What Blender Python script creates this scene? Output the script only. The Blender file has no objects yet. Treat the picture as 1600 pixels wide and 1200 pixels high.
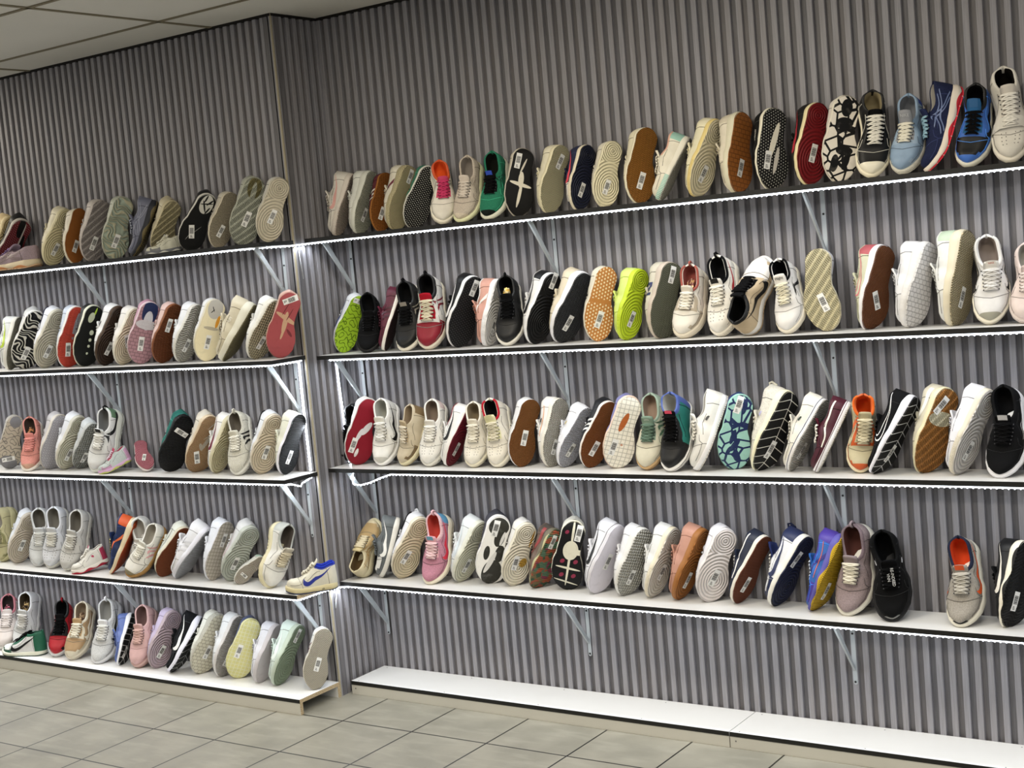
import bpy, bmesh, math, random
from mathutils import Vector, Matrix, Quaternion
R = random.Random(7)
sc = bpy.context.scene
COL = sc.collection
# ---------------- camera ----------------
cd = bpy.data.cameras.new('camera'); cam = bpy.data.objects.new('camera', cd); COL.objects.link(cam)
yaw, pitch, roll = 0.613414, -0.093796, -0.090480
cy, sy, cp, sp, cr, sr = math.cos(yaw), math.sin(yaw), math.cos(pitch), math.sin(pitch), math.cos(roll), math.sin(roll)
fw = Vector((-sy*cp, cy*cp, sp)); rt = Vector((cy, sy, 0)); up = rt.cross(fw)
rt2 = cr*rt + sr*up; up2 = -sr*rt + cr*up
cam.matrix_world = Matrix(((rt2.x, up2.x, -fw.x, 3.6732), (rt2.y, up2.y, -fw.y, -4.1264), (rt2.z, up2.z, -fw.z, 1.6511), (0, 0, 0, 1)))
cd.sensor_fit = 'HORIZONTAL'; cd.sensor_width = 36; cd.lens = 36 * 2181.296 / 1600; cd.clip_start = .05; cd.clip_end = 60
sc.camera = cam
# ---------------- light and exposure ----------------
sc.view_settings.view_transform = 'Standard'; sc.view_settings.look = 'None'
sc.view_settings.gamma = 1; sc.view_settings.use_curve_mapping = False; sc.view_settings.exposure = 0.0
w = bpy.data.worlds.new('room_air'); sc.world = w; w.use_nodes = True
w.node_tree.nodes['Background'].inputs[0].default_value = (.95, .97, 1, 1); w.node_tree.nodes['Background'].inputs[1].default_value = .34
def area(name, loc, sx, sy_, e, col, rot=(0, 0, 0)):
    l = bpy.data.lights.new(name, 'AREA'); l.shape = 'RECTANGLE'; l.size = sx; l.size_y = sy_; l.energy = e; l.color = col
    o = bpy.data.objects.new(name, l); COL.objects.link(o); o.location = loc; o.rotation_euler = rot; return o
for lx, ly, e in ((-2.7, -.95, 30), (-1.2, -1.9, 7), (.1, -1.8, 7), (1.5, -1.5, 30), (3.1, -1.7, 20), (-1.6, -4.2, 40), (.6, -4.2, 45), (2.6, -4.2, 50)): area('ceiling_lamp', (lx, ly, 2.60), .6, .6, e, (1.0, .91, .75))
LED = 1.3; LEDV = 3.0

# ---------------- helpers ----------------
def lin(h):
    h = h.lstrip('#'); c = [int(h[i:i+2], 16) / 255 for i in (0, 2, 4)]
    if max(c) < .2: c = [x * .62 for x in c]
    return tuple((x / 12.92 if x <= .04045 else ((x + .055) / 1.055) ** 2.4) for x in c) + (1,)
def mul(h, f):
    c = [min(255, max(0, int(int(h[i:i+2], 16) * f))) for i in (0, 2, 4)]; return '%02x%02x%02x' % tuple(c)
def obj(name, V, F, mat, parent=None, smooth=True, mats=None, mi=None):
    me = bpy.data.meshes.new(name); me.from_pydata([tuple(v) for v in V], [], F)
    for m in (mats or [mat]): me.materials.append(m)
    if mi: me.polygons.foreach_set('material_index', mi)
    if smooth: me.polygons.foreach_set('use_smooth', [True] * len(F))
    o = bpy.data.objects.new(name, me); COL.objects.link(o)
    if parent: o.parent = parent
    return o
def tag(o, label=None, cat=None, group=None, kind=None):
    if label: o['label'] = label
    if cat: o['category'] = cat
    if group: o['group'] = group
    if kind: o['kind'] = kind
    return o
def empty(name, loc=(0, 0, 0)):
    o = bpy.data.objects.new(name, None); COL.objects.link(o); o.location = loc; o.empty_display_size = .05; return o
def box(V, F, a, b):
    n = len(V); x0, y0, z0 = a; x1, y1, z1 = b
    V += [(x0,y0,z0),(x1,y0,z0),(x1,y1,z0),(x0,y1,z0),(x0,y0,z1),(x1,y0,z1),(x1,y1,z1),(x0,y1,z1)]
    F += [tuple(n+i for i in f) for f in ((0,3,2,1),(4,5,6,7),(0,1,5,4),(1,2,6,5),(2,3,7,6),(3,0,4,7))]
def tube(V, F, path, r, n=6, closed=False, flat=1.0):
    P = [Vector(p) for p in path]; m = len(P); base = len(V); prev = None
    for i in range(m):
        t = (P[(i+1) % m] - P[i-1]) if closed else (P[min(i+1, m-1)] - P[max(i-1, 0)])
        t = t.normalized() if t.length > 1e-9 else Vector((0, 0, 1))
        a = prev - t * prev.dot(t) if prev else (Vector((0, 0, 1)) - t * t.z if abs(t.z) < .9 else Vector((0, 1, 0)) - t * t.y)
        a.normalize(); b = t.cross(a); prev = a
        for j in range(n):
            q = 2 * math.pi * j / n; V.append(tuple(P[i] + a * (r * flat * math.cos(q)) + b * (r * math.sin(q))))
    for i in range(m if closed else m - 1):
        for j in range(n):
            a0 = base + i*n + j; a1 = base + i*n + (j+1) % n; b0 = base + ((i+1) % m)*n + j; b1 = base + ((i+1) % m)*n + (j+1) % n
            F.append((a0, a1, b1, b0))
    if not closed: F.append(tuple(base + j for j in reversed(range(n)))); F.append(tuple(base + (m-1)*n + j for j in range(n)))
# ---------------- materials ----------------
class NT:
    def __init__(s, name):
        s.m = bpy.data.materials.new(name); s.m.use_nodes = True; s.t = s.m.node_tree; s.b = s.t.nodes['Principled BSDF']
        s.co = None
    def n(s, ty, **k):
        x = s.t.nodes.new(ty)
        for a, v in k.items(): setattr(x, a, v)
        return x
    def put(s, sock, v):
        if isinstance(v, bpy.types.NodeSocket): s.t.links.new(v, sock)
        else: sock.default_value = v
    def M(s, op, a, b=0.0, c=0.0):
        x = s.n('ShaderNodeMath', operation=op); s.put(x.inputs[0], a); s.put(x.inputs[1], b)
        if op in ('MULTIPLY_ADD', 'SMOOTH_MIN', 'WRAP', 'COMPARE'): s.put(x.inputs[2], c)
        return x.outputs[0]
    def xyz(s):
        if not s.co:
            tc = s.n('ShaderNodeTexCoord'); sp_ = s.n('ShaderNodeSeparateXYZ'); s.t.links.new(tc.outputs['Object'], sp_.inputs[0])
            s.co = tc.outputs['Object'], sp_.outputs[0], sp_.outputs[1], sp_.outputs[2]
        return s.co
    def noise(s, scale, detail=3, vec=None, sx=None):
        v = vec or s.xyz()[0]
        if sx:
            mp = s.n('ShaderNodeMapping'); s.t.links.new(v, mp.inputs[0]); mp.inputs['Scale'].default_value = sx; v = mp.outputs[0]
        x = s.n('ShaderNodeTexNoise'); s.t.links.new(v, x.inputs['Vector']); x.inputs['Scale'].default_value = scale; x.inputs['Detail'].default_value = detail
        return x.outputs['Fac']
    def mix(s, f, a, b):
        x = s.n('ShaderNodeMix', data_type='RGBA'); s.put(x.inputs[0], f); s.put(x.inputs[6], a); s.put(x.inputs[7], b); return x.outputs[2]
    def ramp(s, v, lo, hi):
        x = s.n('ShaderNodeMapRange'); s.put(x.inputs[0], v); x.inputs[1].default_value = lo; x.inputs[2].default_value = hi; return x.outputs[0]
    def bump(s, h, st=.5, d=.002):
        x = s.n('ShaderNodeBump'); s.put(x.inputs['Height'], h); x.inputs['Strength'].default_value = st; x.inputs['Distance'].default_value = d
        s.t.links.new(x.outputs[0], s.b.inputs['Normal'])
    def out(s, col, rough=.5, spec=.4):
        s.put(s.b.inputs['Base Color'], col); s.put(s.b.inputs['Roughness'], rough); s.b.inputs['Specular IOR Level'].default_value = spec; return s.m
MC = {}
def cached(f):
    def g(*a):
        k = (f.__name__,) + a
        if k not in MC: MC[k] = f(*a)
        return MC[k]
    return g
@cached
def m_plain(h, rough=.5): return NT('plain').out(lin(h), rough)
@cached
def m_leather(h):
    t = NT('leather'); n = t.noise(160, 4); t.bump(n, .12, .001)
    return t.out(t.mix(t.ramp(t.noise(22, 3), .3, .75), lin(h), lin(mul(h, .93))), .5, .35)
@cached
def m_knit(h, h2=None):
    t = NT('knit'); v, x, y, z = t.xyz()
    a = t.M('MULTIPLY', t.M('SINE', t.M('MULTIPLY', x, 1800)), t.M('SINE', t.M('MULTIPLY', t.M('ADD', y, z), 1800)))
    t.bump(a, .35, .0012); f = t.ramp(t.noise(240, 3), .35, .7)
    return t.out(t.mix(f, lin(h), lin(h2 or mul(h, .88))), .85, .15)
@cached
def m_cloth(h): t = NT('cloth'); t.bump(t.noise(300, 3), .3, .001); return t.out(lin(h), .9, .1)
@cached
def m_camo(h, h2, sc_=40):
    t = NT('patterned'); f = t.M('GREATER_THAN', t.noise(sc_, 2), .52); return t.out(t.mix(f, lin(h), lin(h2)), .6)
@cached
def m_mid(h, kind='', h2=None):
    t = NT('midsole_rubber'); v, x, y, z = t.xyz()
    col = lin(h)
    if kind == 'rib':
        s_ = t.M('SINE', t.M('MULTIPLY', x, 1500)); t.bump(t.M('MULTIPLY', s_, t.M('LESS_THAN', x, .12)), .5, .0015)
    elif kind == 'blockrib':
        s_ = t.M('GREATER_THAN', t.M('SINE', t.M('MULTIPLY', x, 520)), -.4); t.bump(s_, .8, .003)
    elif kind == 'band':      # toe band striped in a second colour
        s_ = t.M('MULTIPLY', t.M('LESS_THAN', x, .10), t.M('GREATER_THAN', t.M('SINE', t.M('MULTIPLY', x, 1050)), -.5)); col = t.mix(s_, lin(h), lin(h2)); t.bump(s_, .4, .001)
    elif kind == 'line':      # thin foxing line
        s_ = t.M('LESS_THAN', t.M('ABSOLUTE', t.M('SUBTRACT', z, .019)), .0016); col = t.mix(s_, lin(h), lin(h2))
    elif kind == 'low':       # lower half in a second colour
        s_ = t.M('LESS_THAN', z, t.M('ADD', .012, t.M('MULTIPLY', t.M('SINE', t.M('MULTIPLY', x, 60)), .006))); col = t.mix(s_, lin(h), lin(h2))
    elif kind == 'rear':
        col = t.mix(t.M('GREATER_THAN', x, .17), lin(h), lin(h2))
    elif kind == 'scale':
        a = t.M('MULTIPLY', t.M('SINE', t.M('MULTIPLY', x, 700)), t.M('SINE', t.M('MULTIPLY', z, 700))); t.bump(a, .8, .003)
    return t.out(col, .55, .3)
@cached
def m_sole(h, h2, pat, blobs=()):
    """moulded rubber sole: relief and any second colour of the tread, in the shoe's own metres"""
    t = NT('sole_rubber'); v, x, y, z = t.xyz(); M = t.M
    groove_shade = lin(mul(h, .84 if pat in ('rings', 'lines', 'blank', 'diag', 'wave', 'chev') else .70)); A = lin(mul(h, 1.10)); B = lin(h2)  # tread grooves darkened: their shade is painted into the sole colour
    def dist(cx_, cy_, sx=1.0, sy_=1.0):
        a = M('MULTIPLY', M('SUBTRACT', x, cx_), sx); b = M('MULTIPLY', M('SUBTRACT', y, cy_), sy_); return M('SQRT', M('ADD', M('MULTIPLY', a, a), M('MULTIPLY', b, b)))
    def sin(a, k): return M('SINE', M('MULTIPLY', a, k))
    def frac(a, k): return M('FRACT', M('MULTIPLY', a, k))
    two = None
    if pat == 'rings':
        d1 = dist(.088, .011, .80, 1); d2 = dist(.245, 0)
        d = M('ADD', M('MULTIPLY', M('GREATER_THAN', x, .195), d2), M('MULTIPLY', M('LESS_THAN', x, .195), d1))
        h_ = sin(M('SUBTRACT', d, M('MULTIPLY', M('MULTIPLY', d, d), 1.6)), 2 * math.pi / .0088); g = t.ramp(h_, -.2, -.9); t.bump(h_, .7, .003)
        c0 = M('LESS_THAN', M('MINIMUM', dist(.088, .011), d2), .005); g = M('MAXIMUM', g, M('MULTIPLY', c0, .6))
    elif pat == 'waffle':
        h_ = M('MULTIPLY', sin(M('ADD', x, y), 400), sin(M('SUBTRACT', x, y), 400)); g = t.ramp(M('ABSOLUTE', h_), .40, .05); t.bump(M('ABSOLUTE', h_), 1, .004)
    elif pat == 'zigzag':
        tri = M('ABSOLUTE', M('SUBTRACT', frac(y, 75), .5)); h_ = sin(M('ADD', x, M('MULTIPLY', tri, .012)), 2 * math.pi / .0075); g = t.ramp(h_, -.3, -.8); t.bump(h_, 1, .004)
    elif pat == 'wave':
        h_ = sin(M('ADD', x, M('MULTIPLY', sin(y, 95), .008)), 2 * math.pi / .012); g = t.ramp(h_, -.3, -.8); t.bump(h_, 1, .004)
    elif pat == 'zebra':
        nz = M('MULTIPLY', t.noise(14, 1), .12); h_ = sin(M('ADD', M('ADD', x, M('MULTIPLY', y, .55)), nz), 2 * math.pi / .021); two = M('GREATER_THAN', h_, .45); t.bump(h_, .8, .004); g = 0.0
    elif pat == 'maze':
        n_ = M('ABSOLUTE', M('SUBTRACT', t.noise(42, 0), .5)); two = M('LESS_THAN', n_, .045); t.bump(two, -.8, .004) if False else t.bump(M('SUBTRACT', 1.0, two), .8, .003); g = 0.0
    elif pat == 'dots':
        fy = frac(y, 85); row = M('FLOOR', M('MULTIPLY', y, 85)); fx = M('FRACT', M('ADD', M('MULTIPLY', x, 70), M('MULTIPLY', row, .5)))
        a = M('SUBTRACT', fx, .5); b = M('SUBTRACT', fy, .5); d = M('SQRT', M('ADD', M('MULTIPLY', a, a), M('MULTIPLY', b, b)))
        two = M('MULTIPLY', M('LESS_THAN', d, .27), M('GREATER_THAN', M('ABSOLUTE', M('SUBTRACT', x, .155)), .008)); t.bump(M('SUBTRACT', 1.0, two), .8, .003); g = 0.0
    elif pat == 'specks':
        fy = frac(y, 110); row = M('FLOOR', M('MULTIPLY', y, 110)); fx = M('FRACT', M('ADD', M('MULTIPLY', x, 90), M('MULTIPLY', row, .5)))
        a = M('SUBTRACT', fx, .5); b = M('SUBTRACT', fy, .5); d = M('SQRT', M('ADD', M('MULTIPLY', a, a), M('MULTIPLY', b, b)))
        two = M('LESS_THAN', d, .17); h_ = M('LESS_THAN', d, .3); t.bump(h_, .9, .003); g = 0.0
    elif pat == 'lines':
        h_ = sin(x, 2 * math.pi / .0062); g = t.ramp(h_, -.4, -.9); t.bump(h_, 1, .003)
    elif pat == 'blocks':
        row = M('FLOOR', M('MULTIPLY', x, 62)); fy = M('FRACT', M('ADD', M('MULTIPLY', y, 46), M('MULTIPLY', row, .5))); fx = frac(x, 62)
        g = M('MAXIMUM', M('LESS_THAN', fx, .16), M('LESS_THAN', fy, .12)); t.bump(M('SUBTRACT', 1.0, g), 1, .004); g = M('MULTIPLY', g, .9)
    elif pat == 'grid':
        fy = frac(M('ADD', y, .002), 58); fx = frac(x, 58)
        two = M('MAXIMUM', M('LESS_THAN', fx, .15), M('LESS_THAN', fy, .15)); t.bump(M('SUBTRACT', 1.0, two), 1, .004); g = 0.0
    elif pat == 'squares':
        fy = frac(M('ADD', y, .002), 72); fx = frac(x, 72)
        a = M('MAXIMUM', M('ABSOLUTE', M('SUBTRACT', fx, .5)), M('ABSOLUTE', M('SUBTRACT', fy, .5)))
        g = M('MULTIPLY', M('GREATER_THAN', a, .30), M('LESS_THAN', a, .42)); t.bump(M('SUBTRACT', 1.0, g), 1, .004)
    elif pat == 'bumps':
        h_ = M('ADD', sin(x, 520), sin(y, 520)); g = t.ramp(h_, -.2, -1.4); t.bump(h_, 1, .005)
    elif pat == 'seg':
        wv = M('ADD', x, M('MULTIPLY', M('ABSOLUTE', y), .35)); fx = frac(wv, 30); s1 = M('LESS_THAN', fx, .085)
        s2 = M('LESS_THAN', M('ABSOLUTE', M('SUBTRACT', y, .006)), .0014); two = M('MAXIMUM', s1, s2); t.bump(M('SUBTRACT', 1.0, two), 1, .004); g = 0.0
    elif pat == 'pods':
        vo = t.n('ShaderNodeTexVoronoi', feature='DISTANCE_TO_EDGE'); t.t.links.new(v, vo.inputs['Vector']); vo.inputs['Scale'].default_value = 26
        two = M('LESS_THAN', vo.outputs['Distance'], .085); t.bump(M('SUBTRACT', 1.0, two), 1, .004); g = 0.0
    elif pat == 'chev':
        h_ = sin(M('ADD', x, M('MULTIPLY', M('ABSOLUTE', y), .9)), 2 * math.pi / .010); g = t.ramp(h_, -.3, -.8); t.bump(h_, 1, .004)
    elif pat == 'diag':
        h_ = M('MAXIMUM', sin(M('ADD', x, M('MULTIPLY', y, 1.3)), 2 * math.pi / .011), M('SUBTRACT', sin(M('SUBTRACT', x, M('MULTIPLY', y, 1.3)), 150), .7)); g = t.ramp(h_, -.3, -.8); t.bump(h_, 1, .004)
    elif pat == 'multi':
        vo = t.n('ShaderNodeTexVoronoi'); t.t.links.new(v, vo.inputs['Vector']); vo.inputs['Scale'].default_value = 45
        h_ = sin(x, 700); t.bump(h_, .8, .003); g = 0.0
    else:
        h_ = t.noise(120, 3); t.bump(h_, .4, .001); g = 0.0
    col = t.mix(M('MULTIPLY', g, .8) if not isinstance(g, float) else g, A, groove_shade)
    if pat == 'multi':
        cr_ = t.n('ShaderNodeValToRGB'); t.t.links.new(t.M('MULTIPLY', vo.outputs['Color'], 1.0), cr_.inputs[0]); cr_.color_ramp.interpolation = 'CONSTANT'
        for i_, (p_, c_) in enumerate(((0, '3d5a45'), (.3, 'a8583f'), (.5, '7b6a4a'), (.65, '5c7a62'), (.8, '8a3f55'))):
            e_ = cr_.color_ramp.elements[i_] if i_ < 2 else cr_.color_ramp.elements.new(p_)
            e_.position = p_; e_.color = lin(c_)
        col = cr_.outputs[0]
    if two is not None: col = t.mix(two, A, B)
    for (bx, by, rx, ry, ang, hc) in blobs:
        c_, s_ = math.cos(ang), math.sin(ang); dx = M('SUBTRACT', x, bx); dy = M('SUBTRACT', y, by)
        u = M('DIVIDE', M('ADD', M('MULTIPLY', dx, c_), M('MULTIPLY', dy, s_)), rx); q = M('DIVIDE', M('SUBTRACT', M('MULTIPLY', dy, c_), M('MULTIPLY', dx, s_)), ry)
        e_ = M('LESS_THAN', M('ADD', M('MULTIPLY', u, u), M('MULTIPLY', q, q)), 1.0); col = t.mix(e_, col, lin(hc))
    # scuffs
    col = t.mix(M('MULTIPLY', t.ramp(t.noise(35, 5), .55, .8), .22), col, lin(mul(h, .72)))
    return t.out(col, .6, .25)
# ---------------- room shell ----------------
D = .246; H = 2.611; P_ = .039
ZR = (1.7716, 1.3239, .8875, .4416); ZL = (1.7688, 1.3337, .8859, .4476); TH = .0150
WR, WL = .1878, .1829; BR, BL_ = .0524, .0592; WBR, WBL = .2042, .2263
def m_slat(a_, b_):
    t = NT('slatted_panel'); v, x, y, z = t.xyz()
    g = t.noise(1.0, 6, sx=(260, 260, 9)); g2 = t.noise(1.0, 2, sx=(30, 30, 1.2)); wn = t.noise(3, 1, sx=(9, 9, .3))
    c = t.mix(t.ramp(g, .3, .7), lin(a_), lin(b_)); c = t.mix(t.M('MULTIPLY', t.ramp(g2, .35, .7), .22), c, lin('877c72'))
    t.bump(g, .15, .0004); return t.out(c, .5, .35)
def slat_wall(name, x0, x1, mat, flip=False):
    """vertical ribs, front faces on y = 0, grooves 13 mm deep"""
    prof = []; x = x0; fr, dp, ch = .0195, .0118, .0010
    while x < x1 - .018:
        prof += [(x, dp), (x + .0003, ch), (x + .0018, 0), (x + fr - .0018, 0), (x + fr - .0003, ch), (x + fr, dp)]
        x += P_
    prof = [q_ for q_ in prof if q_[0] <= x1 + .0001] + ([(x1, dp)] if x <= x1 + .02 and prof[-1][0] < x1 and False else []); V = [(a, b, z) for a, b in prof for z in (0, H)]; F = [(2*i, 2*i+2, 2*i+3, 2*i+1) for i in range(len(prof) - 1)]
    # backing board
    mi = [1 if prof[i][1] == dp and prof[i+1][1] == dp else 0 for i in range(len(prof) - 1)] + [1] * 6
    n = len(V); box(V, F, (x0, dp + .0005, 0), (x1, dp + .03, H)); o = obj(name, V, F, None, smooth=False, mats=[mat, SLG_SHADE], mi=mi); tag(o, kind='structure'); return o
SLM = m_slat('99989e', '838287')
SLG_SHADE = m_slat(mul('99989e', .72), mul('838287', .68))  # darker copy of the rib material, groove shade painted into its colour
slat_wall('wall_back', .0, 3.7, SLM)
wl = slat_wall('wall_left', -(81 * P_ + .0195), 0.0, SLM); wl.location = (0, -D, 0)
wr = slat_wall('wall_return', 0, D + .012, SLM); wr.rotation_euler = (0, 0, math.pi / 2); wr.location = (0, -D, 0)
V, F = [], []; box(V, F, (-.0045, -D - .0022, 0), (.0015, -D + .004, H)); tag(obj('trim_1', V, F, m_plain('a59c86', .5), smooth=False), kind='structure')
V, F = [], []; box(V, F, (-3.2, -D - .003, H - .010), (0, -D + .014, H)); box(V, F, (0, -.003, H - .010), (3.7, .014, H)); box(V, F, (-.014, -D, H - .010), (.003, 0, H)); tag(obj('trim_2', V, F, m_plain('211d19', .9), smooth=False), kind='structure')
# floor tiles
def m_floor():
    t = NT('stone_tile'); v, x, y, z = t.xyz(); ts = .3258
    fx = t.M('FRACT', t.M('DIVIDE', t.M('SUBTRACT', x, .1996 - 20 * ts), ts)); fy = t.M('FRACT', t.M('DIVIDE', t.M('SUBTRACT', y, -.4632 - 30 * ts * 1.0118), ts * 1.0118))
    e = .0100
    g = t.M('MAXIMUM', t.M('MAXIMUM', t.M('LESS_THAN', fx, e), t.M('GREATER_THAN', fx, 1 - e)), t.M('MAXIMUM', t.M('LESS_THAN', fy, e), t.M('GREATER_THAN', fy, 1 - e)))
    n1 = t.noise(5, 8); n2 = t.noise(1.0, 6, sx=(6, 22, 1)); c = t.mix(t.ramp(n1, .36, .66), lin('8f8b7e'), lin('7d7a6e')); c = t.mix(t.M('MULTIPLY', t.ramp(n2, .5, .75), .55), c, lin('a19d90'))
    wn = t.n('ShaderNodeTexWhiteNoise', noise_dimensions='2D'); cx = t.n('ShaderNodeCombineXYZ'); t.put(cx.inputs[0], t.M('FLOOR', t.M('DIVIDE', t.M('SUBTRACT', x, .1996 - 20 * ts), ts))); t.put(cx.inputs[1], t.M('FLOOR', t.M('DIVIDE', t.M('SUBTRACT', y, -.4632), ts * 1.0118))); t.t.links.new(cx.outputs[0], wn.inputs[0])
    c = t.mix(t.M('MULTIPLY', wn.outputs[0], .10), c, lin('8d897c')); c = t.mix(g, c, lin('2c2720'))
    t.bump(t.M('SUBTRACT', t.M('MULTIPLY', n1, .15), g), .4, .002); return t.out(c, .42, .4)
V = [(-3.2, -6.5, 0), (3.7, -6.5, 0), (3.7, .03, 0), (-3.2, .03, 0)]; tag(obj('floor', V, [(0, 1, 2, 3)], m_floor(), smooth=False), kind='structure')
# suspended ceiling with recessed grid
def m_ceil():
    t = NT('ceiling_tile'); v, x, y, z = t.xyz(); 
    n = t.noise(400, 2); t.bump(n, .15, .0005); return t.out(t.mix(t.ramp(t.noise(2, 2), .3, .7), lin('d6d6d2'), lin(mul('d6d6d2', .97))), .9, .1)
V, F = [], []; box(V, F, (-3.2, -6.5, H), (3.7, .03, H + .02)); tag(obj('ceiling', V, F, m_ceil(), smooth=False), kind='structure')
V, F = [], []
for i in range(10): yy = -.508 - .565 * i; box(V, F, (-3.2, yy - .009, H - .0035), (3.7, yy + .009, H + .001))
for i in range(6): xx = -.315 - 1.12 * (i - 3); box(V, F, (xx - .009, -6.5, H - .0035), (xx + .009, 0, H + .001))
tag(obj('trim_3', V, F, m_plain('77705c', .6), smooth=False), kind='structure')
# ---------------- shelves ----------------
WHT = NT('white_board'); WHT.bump(WHT.noise(9, 4), .06, .001); WHT = WHT.out(WHT.mix(WHT.M('MULTIPLY', WHT.ramp(WHT.noise(4, 5), .5, .75), .25), lin('e6e6e5'), lin(mul('e6e6e5', .93))), .35, .45)
EDG = m_plain('252523', .45)
CHIP = NT('chipboard'); CHIP = CHIP.out(CHIP.mix(CHIP.ramp(CHIP.noise(260, 3), .35, .65), lin('c9b796'), lin('8f7a5c')), .9, .1)
def shelf(x0, x1, ywall, W, z, label, end='black', side=0):
    t = tag(empty('wall_shelf', (x0, ywall, z)), label, 'shelf', 'shoe shelves')
    L = x1 - x0; V, F = [], []; box(V, F, (0, -W + .001, -TH), (L - (.001 if side else 0), -.0005, 0)); obj('board', V, F, WHT, t, smooth=False)
    V, F = [], []; box(V, F, (0, -W, -TH - .0001), (L, -W + .001, .0001)); obj('edge_band', V, F, EDG, t, smooth=False)
    if side: V, F = [], []; box(V, F, (L - .001, -W + .001, -TH - .0001), (L, -.0005, .0001)); obj('end_band', V, F, EDG if end == 'black' else CHIP, t, smooth=False)
    return t
POSN = ('top', 'second', 'third', 'fourth')
for i, z in enumerate(ZR): shelf(.002, 3.6, 0, WR, z, 'long white %s shelf with black front edge on the right-hand wall' % POSN[i])
for i, z in enumerate(ZL): shelf(-3.1, .0, -D, WL, z, 'white %s shelf with black front edge on the left-hand wall' % POSN[i], 'chip' if i == 3 else 'black', 1)
# brackets
BM = m_plain('aeb4b8', .35)
def bracket(x, yw, z, W, label, grp):
    t = tag(empty('shelf_bracket', (x, yw, z - TH)), label, 'bracket', grp); h = .235
    V, F = [], []; box(V, F, (-.007, -.0022, -h), (.007, -.0002, 0)); 
    n = len(V); m = 8
    for y in (-.0022, -.0002): V.append((0, y, -h)); V += [(.007 * math.cos(math.pi + math.pi * k / m), y, -h + .007 * math.sin(math.pi + math.pi * k / m)) for k in range(m + 1)]
    for k in range(1, m + 1): F += [(n, n + k, n + k + 1), (n + m + 2, n + m + 3 + k, n + m + 2 + k)]; F.append((n + k, n + m + 2 + k, n + m + 3 + k, n + k + 1))
    obj('wall_plate', V, F, BM, t, smooth=False)
    V, F = [], []; box(V, F, (-.007, -W + .03, -.0022), (.007, -.0022, -.0002)); obj('shelf_arm', V, F, BM, t, smooth=False)
    a, b = Vector((0, -W + .040, -.002)), Vector((0, -.004, -h + .045)); d = (b - a).normalized(); nrm = Vector((0, -d.z, d.y)); V, F = [], []
    for p in (a, b):
        wv = .0125 if p == a else .008
        for s, q in ((-1, -.001), (-1, .001), (1, .001), (1, -.001)): V.append(tuple(p + nrm * (s * wv) + Vector((q, 0, 0))))
    F = [(0, 1, 2, 3), (7, 6, 5, 4), (0, 4, 5, 1), (1, 5, 6, 2), (2, 6, 7, 3), (3, 7, 4, 0)]
    n = len(V); e = nrm * -.0125 if nrm.y > 0 else nrm * .0125
    for p, q_ in ((a, 1), (b, .6)):
        for dx in (-.001, .0055):
            for s in (0, .0012): V.append(tuple(p + e * q_ + nrm * s + Vector((dx, 0, 0))))
    F += [(n, n+2, n+6, n+4), (n+1, n+5, n+7, n+3), (n+2, n+3, n+7, n+6), (n, n+4, n+5, n+1)]
    obj('strut', V, F, BM, t, smooth=False)
    V, F = [], []
    for zz in (-h + .002, -.075): tube(V, F, [(0, -.0045, zz), (0, -.002, zz)], .0034, 8)
    obj('screw', V, F, m_plain('2f3031', .5), t)
for i, z in enumerate(ZR):
    for j, x in enumerate((.062, 1.005, 2.0, 3.0)): bracket(x, 0, z, WR, 'grey steel bracket under the %s shelf, %s along the right-hand wall' % (POSN[i], ('nearest the corner', 'second from the corner', 'third from the corner', 'beyond the right edge')[j]), 'steel brackets on the right-hand wall')
for i, z in enumerate(ZL):
    for j, x in enumerate((-.060, -1.10, -2.14)): bracket(x, -D, z, WL, 'grey steel bracket under the %s left-wall shelf, %s' % (POSN[i], ('at its right end', 'in its middle', 'beyond the left edge')[j]), 'steel brackets on the left-hand wall')
# plinths
def plinth(x0, x1, yw, W, h, label, open_end):
    t = tag(empty('floor_plinth', (x0, yw, 0)), label, 'plinth', 'low floor plinths'); L = x1 - x0; T_ = .0145
    e = .0012
    V, F = [], []; box(V, F, (0, -W + .001, h - T_), (L - e, -.001, h)); obj('top_board', V, F, WHT, t, smooth=False)
    V, F = [], []; box(V, F, (0, -W, h - T_), (L, -W + .001, h + .0001)); obj('edge_band', V, F, EDG, t, smooth=False)
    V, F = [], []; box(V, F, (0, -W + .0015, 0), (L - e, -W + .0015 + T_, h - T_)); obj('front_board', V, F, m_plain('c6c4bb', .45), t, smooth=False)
    V, F = [], []; box(V, F, (0, -.014, 0), (L - e, -.0015, h - T_)); obj('back_board', V, F, WHT, t, smooth=False)
    if open_end:
        V, F = [], []; box(V, F, (L - e, -W + .001, h - T_), (L, -.001, h)); box(V, F, (L - e, -W + .0015, 0), (L, -W + .0015 + T_, h - T_)); box(V, F, (L - e, -.014, 0), (L, -.0015, h - T_)); obj('raw_end', V, F, CHIP, t, smooth=False)
    V, F = [], []; k = 0; x = .03
    while x < L - .02:
        for y in (-W + .012, -.02): tube(V, F, [(x, y, h - .001), (x, y, h + .0004)], .0022, 8)
        x += .42
    tube(V, F, [(.02, -W + .0005, h * .45), (.02, -W + .003, h * .45)], .0026, 8)
    obj('screws', V, F, m_plain('6a6a68', .5), t)
plinth(.0205, 1.6405, 0, WBR, BR, 'empty low white plinth with black edge by the corner, left of its joint', False)
plinth(1.6425, 3.6, 0, WBR, BR, 'empty low white plinth with black edge running out of the photo, right of the joint', False)
plinth(-3.1, 0, -D, WBL, BL_, 'low white plinth under the left wall with raw chipboard end, carrying shoes', True)
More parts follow.
